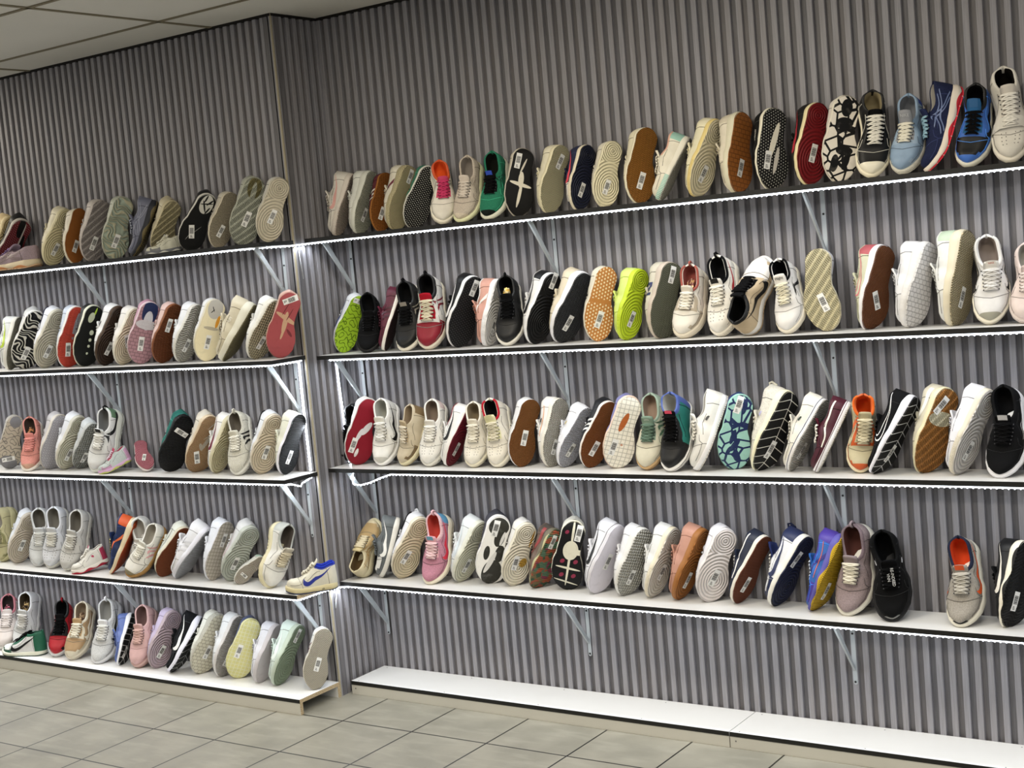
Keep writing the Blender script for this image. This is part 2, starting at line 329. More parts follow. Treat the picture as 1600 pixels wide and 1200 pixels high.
# ---------------- LED strips ----------------
def m_led(s):
    t = NT('led_light'); t.b.inputs['Emission Color'].default_value = (.86, .92, 1, 1); t.b.inputs['Emission Strength'].default_value = s; return t.out((.9, .93, 1, 1), .3)
LM = m_led(LEDV); LM2 = m_led(LEDV * 2.6)
def led(path, label, step=.0165, r=.0026, face=(0, .12, 1)):
    t = tag(empty('led_strip', path[0]), label, 'light strip', 'white light strips along the shelves'); o = Vector(path[0]); pp = [Vector(p) - o for p in path]
    V, F = [], []; tube(V, F, pp, r, 6); obj('strip', V, F, LM, t)
    for i, (a, b) in enumerate(zip(pp, pp[1:])):      # the light the strip itself throws
        L_ = (b - a).length
        if L_ < .03: continue
        l = bpy.data.lights.new('led_glow', 'AREA'); l.shape = 'RECTANGLE'; l.size = L_; l.size_y = .006; l.energy = LED * L_; l.color = (.84, .91, 1)
        e = bpy.data.objects.new('led_glow', l); COL.objects.link(e); e.parent = t
        x_ = (b - a).normalized(); z_ = Vector(face) - x_ * x_.dot(Vector(face)); z_.normalize(); y_ = z_.cross(x_); m_ = Matrix((x_, y_, z_)).transposed().to_4x4(); m_.translation = (a + b) / 2 - z_ * (r + .004); e.matrix_local = m_
    V, F = [], []; acc = step / 2
    for a, b in zip(pp, pp[1:]):
        l = (b - a).length; d = (b - a) / l if l else a
        while acc < l:
            c = a + d * acc; h = R.uniform(.0018, .0028); wv = .0034; u = d * wv
            s_ = Vector((-d.y, d.x, 0)); s_ = s_.normalized() if s_.length > .1 else Vector((0, 1, 0)); q = d.cross(s_).normalized()
            if q.z > 0: q = -q
            n = len(V)
            for e in range(6): an = 2 * math.pi * e / 6; V.append(tuple(c + u * math.cos(an) + s_ * (.0024 * math.sin(an)) + q * r * .6))
            for e in range(6): an = 2 * math.pi * e / 6; V.append(tuple(c + u * .6 * math.cos(an) + s_ * (.002 * math.sin(an)) + q * (r + h * .6)))
            V.append(tuple(c + q * (r + h)))
            for e in range(6): F += [(n + e, n + (e + 1) % 6, n + 6 + (e + 1) % 6, n + 6 + e), (n + 6 + e, n + 6 + (e + 1) % 6, n + 12)]
            acc += step
        acc -= l
    tag(obj('diodes', V, F, LM2, t), kind='stuff')
dz = TH + .0030; f = .004
led([(-3.1, -D - WL + f, ZL[0] - dz), (-.17, -D - WL + f, ZL[0] - dz), (-.06, -D - .10, ZL[0] - dz), (.006, -D - .03, ZL[0] - dz - .002), (.012, -WR + f, ZR[0] - dz - .001), (.2, -WR + f, ZR[0] - dz), (3.6, -WR + f, ZR[0] - dz)], 'white light strip running under both top shelves and round the corner')
led([(-3.1, -D - WL + f, ZL[1] - dz), (-.004, -D - WL + f, ZL[1] - dz), (-.004, -D - .02, ZL[1] - dz)], 'white light strip under the left-wall second shelf, turning along its end')
led([(.06, -WR + f, ZR[1] - dz), (3.6, -WR + f, ZR[1] - dz)], 'white light strip under the second shelf of the right-hand wall')
led([(-3.1, -D - WL + f, ZL[2] - dz), (-.006, -D - WL + f, ZL[2] - dz), (-.05, -D - .10, ZL[2] - dz - .012), (-.05, -D - .05, ZL[2] - dz - .03), (-.03, -D - .06, ZL[2] - dz - .016), (-.015, -D - .02, ZL[2] - dz)], 'white light strip under the left-wall third shelf, tangled at its end')
sag = [(.055, -.10, ZR[2] - dz), (.085, -.15, ZR[2] - dz - .022), (.12, -WR + .002, ZR[2] - dz - .040), (.16, -WR - .002, ZR[2] - dz - .043), (.21, -WR, ZR[2] - dz - .032), (.26, -WR + .002, ZR[2] - dz - .014), (.31, -WR + f, ZR[2] - dz)]
led(sag + [(3.6, -WR + f, ZR[2] - dz)], 'white light strip under the right-hand third shelf, sagging loose at its left end')
led([(-3.1, -D - WL + f, ZL[3] - dz), (-.02, -D - WL + f, ZL[3] - dz), (.004, -D - WL + .01, ZL[3] - dz), (.008, -D - .04, ZL[3] - dz), (.012, -WR - .01, ZR[3] - dz), (.05, -WR + f, ZR[3] - dz), (3.6, -WR + f, ZR[3] - dz)], 'white light strip running under both fourth shelves and round the shelf end')
led([(.005, -.085, ZR[1] - TH - .006), (.006, -.080, ZR[2] + .25), (.006, -.070, ZR[2] + .004)], 'upright light strip on the narrow return wall between second and third shelf', .0165, .004, (-1, 0, 0))
led([(-.034, -D - .005, ZL[1] - TH - .004), (-.033, -D - .006, ZL[2] + .25), (-.031, -D - .005, ZL[2] + .004)], 'upright light strip at the end of the left wall between second and third shelf', .0165, .0045, (0, 1, 0))
# loose clear tape scraps by the corner
V, F = [], []; tube(V, F, [(.003, -D + .035, ZR[3] - .02), (.002, -D + .030, ZR[3] - .05), (.004, -D + .022, ZR[3] - .065), (.002, -D + .018, ZR[3] - .095)], .003, 5, flat=.4)
tag(obj('cable_end', V, F, m_plain('d9dde2', .2)), 'loose white cable end hanging on the return wall below the fourth shelf', 'cable')
V, F = [], []; tube(V, F, [(.002, -D + .020, ZR[0] - .03), (.001, -D + .024, ZR[0] - .09), (.001, -D + .030, ZR[0] - .15)], .0025, 5, flat=.3)
tag(obj('tape_scrap', V, F, m_plain('c9ccd2', .15)), 'glossy strip of clear tape on the return wall just below the top shelves', 'tape')
# ---------- shoe geometry: local frame, metres: X toe(0) -> heel(L), Y across, Z up from the sole ----------
L0 = 0.29
def lerp(a, b, t): return a + (b - a) * t
def sm(a, b, x):
    t = min(1, max(0, (x - a) / (b - a))); return t * t * (3 - 2 * t)
def tab(T, s):
    if s <= T[0][0]: return T[0][1]
    for (a, u), (b, v) in zip(T, T[1:]):
        if s <= b: return lerp(u, v, sm(a, b, s))
    return T[-1][1]
#        sole thickness toe/mid/heel, toe spring, heel spring, flare, toe box height, throat height, collar dip, collar back, sole half width factor
STY = {
 'court':  dict(m=(.026,.026,.031), ts=.010, hs=.003, fl=.002, tb=.034, th=.070, dip=.046, bk=.058, w=1.0),
 'skate':  dict(m=(.024,.022,.026), ts=.006, hs=.001, fl=.001, tb=.030, th=.068, dip=.044, bk=.056, w=.97),
 'runner': dict(m=(.020,.028,.040), ts=.026, hs=.012, fl=.005, tb=.030, th=.066, dip=.044, bk=.058, w=.98),
 'chunky': dict(m=(.032,.036,.048), ts=.016, hs=.008, fl=.005, tb=.034, th=.068, dip=.044, bk=.056, w=1.04),
 'high':   dict(m=(.024,.024,.030), ts=.008, hs=.002, fl=.002, tb=.032, th=.105, dip=.104, bk=.112, w=.98, m0=.66),
 'mid':    dict(m=(.026,.026,.032), ts=.010, hs=.003, fl=.002, tb=.034, th=.096, dip=.078, bk=.088, w=1.0, m0=.60),
}
BW = [(0,.039),(.10,.0465),(.20,.0535),(.30,.0580),(.42,.0540),(.57,.0425),(.72,.0410),(.86,.0420),(1,.037)]
def hw(st, s):
    b = tab(BW, s) * st['w'] * 1.06
    if s < .20: b *= max(0, 1 - ((.20 - s) / .20) ** 2.2) ** .5
    if s > .86: b *= max(0, 1 - ((s - .86) / .14) ** 2.2) ** .5
    return b
def cen(s, foot): return foot * (.009 * (1 - sm(0, .32, s)) - .0075 * sm(.25, .52, s) * (1 - sm(.6, .86, s)))
def zb(st, s): return st['ts'] * max(0, (.28 - s) / .28) ** 2 + st['hs'] * max(0, (s - .86) / .14) ** 2
def zm(st, s):
    a, b, c = st['m']; return zb(st, s) * (1 if s < .5 else .3) + lerp(lerp(a, b, sm(0, .45, s)), c, sm(.45, .95, s))
def m0(st): return st.get('m0', .575)
def topz(st, s):
    t = tab([(0,st['tb']*.9),(.12,st['tb']),(.26,st['tb']*1.15),(.40,lerp(st['tb'],st['th'],.45)),(m0(st)-.015,st['th']),(.9,st['bk']),(1,st['bk'])], s)
    if s < .13: t *= max(0, 1 - ((.13 - s) / .13) ** 2.2) ** .5
    return t
def colz(st, s): return tab([(m0(st)-.09,st['th']),(m0(st)+.13,st['dip']),(.92,st['bk']),(1,st['bk'])], s)
KO = 8; K = 15
def half(st, s):
    """half section: K points (y, z) from the sole edge outwards up to the centre line"""
    w = max(hw(st, s) - .003, 1e-4); z0 = zm(st, s) - .003
    H = topz(st, s) + .003; o = sm(m0(st) - .075, m0(st), s); cm = (m0(st) + .955) / 2; hm = .955 - cm
    Hc = colz(st, s) + .003; P = []
    u_ = (s - cm) / (hm if s < cm else hm + .008); e2 = 1 - abs(u_) ** (2.1 if s < cm else 3.4); wi = .0270 * max(0, e2) ** .50; wi = min(wi, max(w - .012, 0)); dep = min(1, wi / .012)
    wc = min(w * .97, max(wi + .0105, w * .78 if s > .8 else 0))
    for k in range(K):
        a = k / (K - 1) * math.pi / 2
        e = .62 if s < .4 else lerp(.62, .8, sm(.4, .6, s))
        cy, cz = w * math.cos(a) ** e if k < K - 1 else 0, H * math.sin(a) ** .85
        if o > 0:
            if k <= KO:
                t = k / KO; oy = lerp(w, wc, t ** 1.7) + .0045 * math.sin(t * math.pi) * min(1, w / .03); oz = Hc * t ** .92
            else:
                q = (k - KO) / (K - 1 - KO)
                R_ = [(0, wc, Hc), (.2, lerp(wc, wi, .45), Hc + .0035), (.4, wi, Hc - .001), (.62, wi * .97, lerp(Hc, Hc * .5, dep)), (.84, wi * .85, lerp(Hc, .006, dep)), (1, 0, lerp(Hc + .003, .005, dep))]
                for (q0, y0, h0), (q1, y1, h1) in zip(R_, R_[1:]):
                    if q <= q1 + 1e-9:
                        u = (q - q0) / (q1 - q0); oy, oz = lerp(y0, y1, u), lerp(h0, h1, u); break
            cy, cz = lerp(cy, oy, o), lerp(cz, oz, o)
        P.append((cy, z0 + cz))
    return P
def xof(s, z): return s * L0 * .985 + .003 - (.10 * max(0, z - .05) * sm(.8, 1, s)) + .004
NS = 40
SV = [(1 - math.cos(math.pi * i / NS)) / 2 for i in range(NS + 1)]
def upper_pt(st, foot, s, k, sg):
    P = half(st, s); k = min(max(k, 0), K - 1); i = min(int(k), K - 2); f = k - i
    y = lerp(P[i][0], P[i + 1][0], f); z = lerp(P[i][1], P[i + 1][1], f)
    return (xof(s, z), cen(s, foot) + sg * y, z)
def side_pt(st, foot, s, q, sg, off=.0012):
    """point on the outer side wall; q 0 at the sole edge, 1 at the collar / eyestay"""
    p = upper_pt(st, foot, s, q * KO, sg); a = upper_pt(st, foot, min(s + .01, .995), q * KO, sg); b = upper_pt(st, foot, s, q * KO + .3, sg)
    u = [a[i] - p[i] for i in range(3)]; v = [b[i] - p[i] for i in range(3)]
    n = [u[1]*v[2]-u[2]*v[1], u[2]*v[0]-u[0]*v[2], u[0]*v[1]-u[1]*v[0]]
    l = math.sqrt(sum(c * c for c in n)) or 1
    sgn = 1 if n[1] * sg > 0 or (abs(n[1]) < .2 * l and n[2] > 0) else -1
    return tuple(p[i] + sgn * n[i] / l * off for i in range(3))
def outline(st, foot, z_of, grow, N=NS, s_cut=0):
    pts = []
    for i in range(N + 1):
        s = SV[i]; pts.append((s, 1))
    for i in range(N - 1, 0, -1): pts.append((SV[i], -1))
    out = []
    for s, sg in pts:
        w = max(hw(st, s) + grow, .0005) if 0 < s < 1 else 0
        x = s * L0 + (grow if s > .5 else -grow) * abs(2 * s - 1) ** 3
        out.append((x, cen(s, foot) + sg * w, z_of(s)))
    return out
def rings_mesh(rings, cap_top=False, cap_bot=False):
    n = len(rings[0]); V = [p for r in rings for p in r]; F = []
    for j in range(len(rings) - 1):
        for i in range(n):
            a, b = j * n + i, j * n + (i + 1) % n
            F.append((a, b, b + n, a + n))
    if cap_top: F.append(tuple(range((len(rings) - 1) * n, len(rings) * n)))
    if cap_bot: F.append(tuple(reversed(range(n))))
    return V, F
# ---------------- shoe builder ----------------
def strip_mesh(fn, A, B, n=14, m=2):
    """ribbon between two control polylines (s,q), mapped by fn"""
    def cr_(P, t):
        k = len(P) - 1; i = min(int(t * k), k - 1); f = t * k - i
        p0, p1, p2, p3 = P[max(i-1, 0)], P[i], P[i+1], P[min(i+2, k)]
        return tuple(.5 * (2*p1[j] + (p2[j]-p0[j])*f + (2*p0[j]-5*p1[j]+4*p2[j]-p3[j])*f*f + (3*p1[j]-p0[j]-3*p2[j]+p3[j])*f**3) for j in (0, 1))
    V, F = [], []
    for i in range(n + 1):
        a, b = cr_(A, i / n), cr_(B, i / n)
        for j in range(m + 1): V.append(fn(lerp(a[0], b[0], j / m), lerp(a[1], b[1], j / m)))
    for i in range(n):
        for j in range(m): q = i * (m + 1) + j; F.append((q, q + 1, q + m + 2, q + m + 1))
    return V, F
TICK = ([(.36,.86),(.335,.55),(.36,.20),(.46,.14),(.62,.34),(.78,.62),(.93,.88)], [(.36,.86),(.375,.62),(.42,.45),(.49,.42),(.62,.50),(.78,.71),(.93,.88)])
def marks(kind):
    if kind == 'tick': return [TICK]
    if kind == 'tick_small': return [([(.30,.30),(.29,.22),(.31,.14),(.36,.18),(.42,.34)], [(.30,.30),(.31,.26),(.33,.23),(.37,.25),(.42,.34)])]
    if kind == 'bars': return [([(.50+i*.075,.04),(.46+i*.075,.45),(.40+i*.075,.88)], [(.535+i*.075,.04),(.495+i*.075,.45),(.435+i*.075,.88)]) for i in range(3)]
    if kind == 'wave': return [([(.30,.30),(.42,.30),(.54,.44),(.66,.70),(.78,.74),(.93,.60)], [(.30,.44),(.42,.44),(.54,.60),(.66,.86),(.78,.90),(.93,.72)])]
    if kind == 'N': return [([(.52,.15),(.50,.80)], [(.56,.15),(.54,.80)]), ([(.50,.80),(.64,.15)], [(.55,.80),(.69,.15)]), ([(.66,.15),(.64,.80)], [(.70,.15),(.68,.80)])]
    if kind == 'curve': return [([(.95,.10),(.80,.14),(.66,.30),(.54,.60),(.44,.92)], [(.95,.42),(.82,.40),(.72,.52),(.62,.74),(.54,.95)])]
    if kind == 'cross': return [([(.42,.85),(.60,.45),(.80,.10)],[(.44,.89),(.62,.49),(.82,.13)]), ([(.50,.90),(.66,.50),(.86,.14)],[(.52,.94),(.68,.54),(.88,.17)]), ([(.40,.12),(.62,.55),(.86,.80)],[(.42,.08),(.64,.50),(.88,.76)]), ([(.36,.26),(.56,.66),(.80,.94)],[(.38,.22),(.58,.61),(.82,.90)])]
    if kind == 'slash': return [([(.42,.90),(.56,.50),(.66,.08)], [(.47,.92),(.62,.50),(.74,.08)])]
    if kind == 'line': return [([(.40,.30),(.60,.30),(.85,.45)], [(.40,.36),(.60,.36),(.85,.51)])]
    if kind == 'two': return [([(.46,.9),(.56,.4),(.60,.1)],[(.49,.9),(.59,.4),(.63,.1)]), ([(.53,.9),(.64,.4),(.70,.1)],[(.56,.9),(.67,.4),(.73,.1)])]
    if kind == 'ticklines': return [([(.36,.86),(.335,.55),(.36,.20),(.46,.14),(.62,.34),(.78,.62),(.93,.88)], [(.37,.84),(.35,.55),(.375,.27),(.46,.19),(.62,.38),(.78,.66),(.93,.90)]), ([(.40,.86),(.39,.62),(.44,.45),(.51,.42),(.64,.50),(.80,.71),(.93,.86)], [(.41,.84),(.41,.62),(.45,.49),(.51,.46),(.64,.54),(.80,.75),(.93,.90)])]
    if kind == 'dot': return [([(.60,.50),(.605,.62),(.63,.66)], [(.66,.48),(.665,.58),(.65,.66)])]
    if kind == 'folds': return [([(.16+i*.085,.30),(.24+i*.085,.60),(.36+i*.085,.95)], [(.172+i*.085,.30),(.252+i*.085,.60),(.372+i*.085,.95)]) for i in range(7)]
    return []
def panel(s, k, m=.575):
    if k > KO + 1.6 and m < s < .957: return 'l'
    if s > m - .005 and k >= KO - 1: return 'c'
    if .34 < s <= m - .005 and k >= 10: return 'z'
    if .32 < s <= m - .005 and k >= 7: return 'e'
    if s <= .07: return 't'
    if s < .34 and k < 4 + 3 * (s < .12): return 'g'
    if s <= .34: return 'v'
    if s > .84: return 'h'
    return 'q'
def text_mesh(body, size):
    cu = bpy.data.curves.new('lettering', 'FONT'); cu.body = body; cu.size = size; cu.align_x = 'CENTER'; cu.align_y = 'CENTER'; cu.resolution_u = 2
    o = bpy.data.objects.new('lettering', cu); COL.objects.link(o); dg = bpy.context.evaluated_depsgraph_get(); dg.update()
    me = bpy.data.meshes.new_from_object(o.evaluated_get(dg)); V = [tuple(v.co) for v in me.vertices]; F = [tuple(p.vertices) for p in me.polygons]
    bpy.data.objects.remove(o); bpy.data.meshes.remove(me); bpy.data.curves.remove(cu); return V, F
def build_shoe(loc, quat, scale, style, d, label):
    """loc / quat / scale place the shoe; local X runs toe to heel, Z from sole to ankle"""
    g = d.get; st = STY[style]; foot = g('foot', 1)
    U = g('U', 'e4e2dc'); U2 = g('U2', U); U3 = g('U3', U2); Mc = g('M', 'e6e4de'); O = g('O', mul(Mc, .93)); O2 = g('O2', mul(O, .8))
    T = g('T', U); LC = g('LC', mul(U, 1.02)); LN = g('LN', 'a8a49c'); up_m = m_knit if g('knit') else m_leather
    root = empty('sneaker', loc); root.rotation_mode = 'QUATERNION'; root.rotation_quaternion = Quaternion(quat); root.scale = (scale, scale, scale * g('zs', 1))
    tag(root, label, 'shoe')
    # midsole
    zt = lambda s: zm(st, s)
    z1 = lambda s: zb(st, s) + .004
    fl = st['fl']
    rg = [outline(st, foot, z1, -.002), outline(st, foot, lambda s: lerp(z1(s), zt(s), .15), fl * .7), outline(st, foot, lambda s: lerp(z1(s), zt(s), .5), fl * .55 + (.001 if style != 'skate' else 0)),
          outline(st, foot, lambda s: lerp(z1(s), zt(s), .9), .0006), outline(st, foot, zt, -.0015)]
    V, F = rings_mesh(rg, cap_top=True)
    mk = g('MK', 'rib' if style == 'court' else '')
    obj('midsole', V, F, m_mid(Mc, mk, g('M2')), root)
    # outsole
    rg = [outline(st, foot, lambda s: zb(st, s) + .0055, fl * .5 - .0005), outline(st, foot, lambda s: zb(st, s) + .001, fl * .5), ]
    V, F = rings_mesh(rg)
    n0 = len(V); W = 8
    for i in range(NS + 1):
        s = SV[i]; w = max(hw(st, s) + fl * .5 - .0008, .0003) if 0 < s < 1 else .0003
        for j in range(W + 1):
            u = j / W * 2 - 1; V.append((s * L0, cen(s, foot) + u * w, zb(st, s) + (.0008 if abs(u) > .99 else 0)))
    for i in range(NS):
        for j in range(W): q = n0 + i * (W + 1) + j; F.append((q, q + W + 1, q + W + 2, q + 1))
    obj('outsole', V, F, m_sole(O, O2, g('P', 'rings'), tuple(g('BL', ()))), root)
    # upper + lining
    half_s = [half(st, s) for s in SV]; V = []; NW = 2 * K - 1
    for i, s in enumerate(SV):
        for c in range(NW):
            k = c if c < K else NW - 1 - c; sg = 1 if c < K else -1; y, z = half_s[i][k]
            V.append((xof(s, z), cen(s, foot) + sg * y, z))
    FU, MU, FL_ = [], [], []
    p2, p3 = g('pan', ''), g('pan3', '')
    for i in range(NS):
        s = (SV[i] + SV[i+1]) / 2
        for c in range(NW - 1):
            k = (c if c < K - 1 else NW - 2 - c) + .5; q = i * NW + c; f = (q, q + 1, q + NW + 1, q + NW); pc = panel(s, k, m0(st))
            if pc == 'l': FL_.append(f)
            else: FU.append(f); MU.append(3 if pc == 'z' else 1 if pc in p2 else 2 if pc in p3 else 0)
    mat0 = m_camo(*g('camo')) if g('camo') else up_m(U)
    obj('upper', V, FU, None, root, mats=[mat0, up_m(U2) if g('knit2', g('knit')) else m_leather(U2), m_leather(U3), m_cloth(T)], mi=MU)
    obj('lining', V, FL_, m_cloth(LN), root)
    # tongue
    mm = m0(st); sT = mm - .008; tip = g('tongue', .028 if style != 'high' else .022); V = []; nT = 11
    for i in range(nT + 1):
        t = i / nT; s = lerp(.36, sT, min(1, t * 1.35)); e = max(0, t - .74) / .26
        x = s * L0 + tip * .62 * e; z = topz(st, s) + zm(st, s) + .004 + e * tip * .72; wd = lerp(.013, .027, t) * (1 - .22 * e ** 4)
        for zz in (0, -.007):
            for j in range(5): u = j / 4 * 2 - 1; V.append((x - zz * .5 * e, cen(s, foot) + u * wd, z + zz - .007 * u * u))
    F = []
    for i in range(nT):
        for j in range(4): a = i * 10 + j; F.append((a, a + 1, a + 11, a + 10)); F.append((a + 5, a + 15, a + 16, a + 6))
        for a in (i * 10, i * 10 + 4): F.append((a, a + 10, a + 15, a + 5))
    a = nT * 10; F += [(a + j, a + j + 1, a + j + 6, a + j + 5) for j in range(4)]
    def on_tongue(dx, y):      # point dx along the tongue past the throat
        e = dx / (tip * .62); return (sT * L0 + dx, cen(sT, foot) + y, topz(st, sT) + zm(st, sT) + .0052 + e * tip * .72 - 9 * y * y)
    tg = obj('tongue', V, F, m_cloth(T), root)
    if g('badge'):
        V = [on_tongue(tip * .62 * q, u * .015) for q in (.25, .62, .98) for u in (-1, -.5, 0, .5, 1)]
        F = [(i * 5 + j, i * 5 + j + 1, i * 5 + j + 6, i * 5 + j + 5) for i in (0, 1) for j in range(4)]; obj('tongue_badge', V, F, m_plain(g('badge')), tg)
    # laces
    if g('laces', True):
        V, F = [], []; nb = g('nl', 6 if style != 'high' else 8); Z = lambda s, y: topz(st, s) + zm(st, s) + .0080 - 9 * y * y
        E_ = lambda i: lerp(.345, mm - .03, i / (nb - 1)); W_ = lambda i: lerp(.021, .028, i / (nb - 1)); EV, EF = [], []
        for i in range(nb):
            s = E_(i); wd = W_(i)
            tube(V, F, [(s * L0 + .002 * math.sin(i * 2.3) * y, cen(s, foot) + y * wd, Z(s, y * wd) - .003 * (abs(y) > .95)) for y in (-1, -.7, -.25, .25, .7, 1)], .0040, 5, flat=.6)
            for e in (1, -1): tube(EV, EF, [(s * L0, cen(s, foot) + e * (wd + .002), Z(s, wd) - .004), (s * L0, cen(s, foot) + e * (wd + .003), Z(s, wd) - .0014)], .0024, 7)
            if i < nb - 1:
                for e in (1, -1): tube(V, F, [(lerp(E_(i), E_(i + 1), t) * L0, cen(s, foot) + e * lerp(-W_(i), W_(i + 1), t) * .95, Z(lerp(E_(i), E_(i + 1), t), e * lerp(-1, 1, t) * wd) + .0022 * math.sin(t * math.pi)) for t in (0, .25, .5, .75, 1)], .0034, 5, flat=.6)
        if g('bow'):
            s = mm - .03
            for e in (1, -1):
                tube(V, F, [((s - .11 * math.sin(t * math.pi)) * L0, cen(s, foot) + e * (.003 + .021 * math.sin(t * math.pi * .5)), Z(s - .11 * math.sin(t * math.pi), .02 * t) + .0045) for t in (0, .2, .4, .6, .8, 1)], .0024, 5)
                tube(V, F, [((s - .13 * t) * L0, cen(s, foot) + e * (.008 + .020 * t), Z(s - .13 * t, .026 * t) + .001) for t in (0, .25, .5, .75, 1)], .0022, 5)
        obj('eyelets', EV, EF, m_plain(g('EY', '3a3a3c' if int(U[:2], 16) > 90 else '303034'), .5), root)
        obj('laces', V, F, m_cloth(LC), root)
    # collar lip
    if g('collar'):
        V, F = [], []
        for sg in (1, -1): tube(V, F, [upper_pt(st, foot, lerp(mm - .01, .955, t / 14), KO + .4, sg) for t in range(15)], .0052, 6)
        obj('collar_trim', V, F, m_cloth(g('collar')), root)
    # pull tab
    if g('tab'):
        b = upper_pt(st, foot, .97, KO, 1); V, F = [], []
        tube(V, F, [(b[0] - .004, 0, b[2] - .01), (b[0] - .002, 0, b[2] + .010), (b[0] + .006, 0, b[2] + .017), (b[0] + .013, 0, b[2] + .008), (b[0] + .010, 0, b[2] - .018)], .004, 6, flat=.5)
        V = [(x, y * 2.2, z) for x, y, z in V]; obj('pull_tab', V, F, m_cloth(g('tab')), root)
    # side marks on both flanks
    for kind, colr in g('K', ()):
        for sg in (1, -1):
            V, F = [], []
            if kind.startswith('text:'):
                tv, tf = text_mesh(kind[5:], 1.0); sw = g('tw', .060)
                V = [side_pt(st, foot, min(max(g('ts', .66) - sg * x * sw * (1 if g('trev') is None else -1), .05), .95), min(.98, max(.02, g('tq', .5) + y * g('th', .42))), sg, .0018) for x, y, z in tv]; F = tf
            else:
                for A, B in marks(kind):
                    v, f = strip_mesh(lambda s, q: side_pt(st, foot, s, q, sg, .0014), A, B, 16 if kind != 'folds' else 6, 3 if kind != 'folds' else 1); n = len(V); V += v; F += [tuple(n + i for i in q) for q in f]
            obj('lettering' if kind.startswith('text:') else 'side_mark', V, F, m_plain(colr, .45), root)
    if g('TX'):   # lettering on the tongue
        for body, dx, size in g('TX'):
            tv, tf = text_mesh(body, size); V = []
            for x, y, z in tv: p = on_tongue(dx + y * .62, -x * .9); V.append((p[0], p[1], p[2] + .0012))
            obj('lettering', V, tf, m_plain(g('TXC', 'e8e8e8')), tg)
    if g('lacetext'):
        tv, tf = text_mesh(g('lacetext'), .0135)
        V = [((.45 * L0 - x * .85), cen(.45, foot) - y, topz(st, .45 - x * 2.9) + zm(st, .45) + .0135) for x, y, z in tv]
        obj('lettering', V, tf, m_plain(g('TXC', 'e8e8e8')), root)
    if g('MTX'):
        tv, tf = text_mesh(g('MTX'), .013); V, F = [], []
        for sg in (1, -1):
            n = len(V); V += [((.72 - sg * x * 3.4) * L0, cen(.72, foot) + sg * (hw(st, .72) + .0028), zm(st, .72) * .42 + y) for x, y, z in tv]; F += [tuple(n + i for i in f) for f in tf]
        obj('midsole_lettering', V, F, m_plain('26262a'), root)
    # stitching lines
    V, F = [], []; sc_ = g('ST', mul(U, .58) if int(U[:2], 16) > 70 else mul(U, 1.45))
    if g('stitch', True):
        for sg in (1, -1):
            for P in ([(.33, .0), (.31, .4), (.33, .8), (.40, .95)], [(.84, .02), (.83, .5), (.80, .95)], [(.08, .35), (.18, .40), (.31, .46)], [(.42, .55), (.55, .62), (.68, .80)]):
                tube(V, F, [side_pt(st, foot, lerp(a[0], b[0], t), lerp(a[1], b[1], t), sg, .0004) for a, b in zip(P, P[1:]) for t in (0, .5)] + [side_pt(st, foot, P[-1][0], P[-1][1], sg, .0004)], .0012, 4)
        ar = [(lerp(.30, .235, t), lerp(3.5, K - 1, t), 1) for t in (0, .2, .4, .6, .8, 1)]; ar += [(s, k, -1) for s, k, e in reversed(ar[:-1])]
        tube(V, F, [tuple(c + o_ for c, o_ in zip(upper_pt(st, foot, s, k, e), (0, 0, .0004))) for s, k, e in ar], .0013, 4)
        obj('stitching', V, F, m_plain(sc_, .8), root)
    if g('bumper'):
        ss = [0, .006, .02, .04]; V = []
        for s in ss:
            for c in range(9): k = c - 4; w_ = max(hw(st, max(s, .004)) + fl, .002); V.append((s * L0 - .003, cen(s, foot) + (w_ + .0015) * (1 if k > 0 else -1) * min(1, abs(k)) * (1 if abs(k) > 0 else 0), lerp(.012, zm(st, s) + .006, 1 - abs(k) / 4)))
        V = [(upper_pt(st, foot, s, k, e)[0] - .0035, upper_pt(st, foot, s, k, e)[1] * 1.03, upper_pt(st, foot, s, k, e)[2] + .001) for s in ss for k, e in ((0, 1), (2, 1), (4, 1), (4, -1), (2, -1), (0, -1))]
        obj('toe_bumper', V, [(i * 6 + j, i * 6 + j + 1, i * 6 + j + 7, i * 6 + j + 6) for i in range(3) for j in range(5)], m_plain(g('bumper'), .5), root)
    if g('strap'):
        V, F = strip_mesh(lambda s, q: tuple(side_pt(st, foot, s, min(q, 1), 1, .004)) if q <= 1 else upper_pt(st, foot, s, KO, 1), [(.28,.1),(.30,.5),(.32,1)], [(.44,.1),(.45,.5),(.46,1)], 8, 3)
        V, F = [], []
        for i in range(9):
            for s in (.30, .40): k = i / 8 * 2 - 1; kk = (1 - abs(k)) * (K - 1); p = upper_pt(st, foot, s, kk, 1 if k >= 0 else -1); V.append((p[0], p[1] * 1.06, p[2] + .005 * (1 - abs(k)) + .009 * (abs(k) < .4)))
        F = [(2*i, 2*i+1, 2*i+3, 2*i+2) for i in range(8)]; obj('strap', V, F, m_leather(g('strap')), root)
    if g('flap'):
        a = upper_pt(st, foot, .66, KO - 1, 1); V = []
        for i in range(6):
            t = i / 5
            for dx in (-.011, .011): V.append((a[0] - .055 * t + dx, a[1] + .004 + .022 * math.sin(t * 1.9), a[2] - .004 - .010 * t))
        V += [(x, y, z - .003) for x, y, z in V]; F = [(2*i, 2*i+1, 2*i+3, 2*i+2) for i in range(5)]; F += [tuple(12 + j for j in reversed(f)) for f in F]; F += [(2*i, 2*i+2, 2*i+14, 2*i+12) for i in range(5)] + [(2*i+1, 2*i+13, 2*i+15, 2*i+3) for i in range(5)] + [(0, 12, 13, 1), (10, 11, 23, 22)]
        obj('ankle_strap', V, F, m_leather(g('flap')), root, smooth=False)
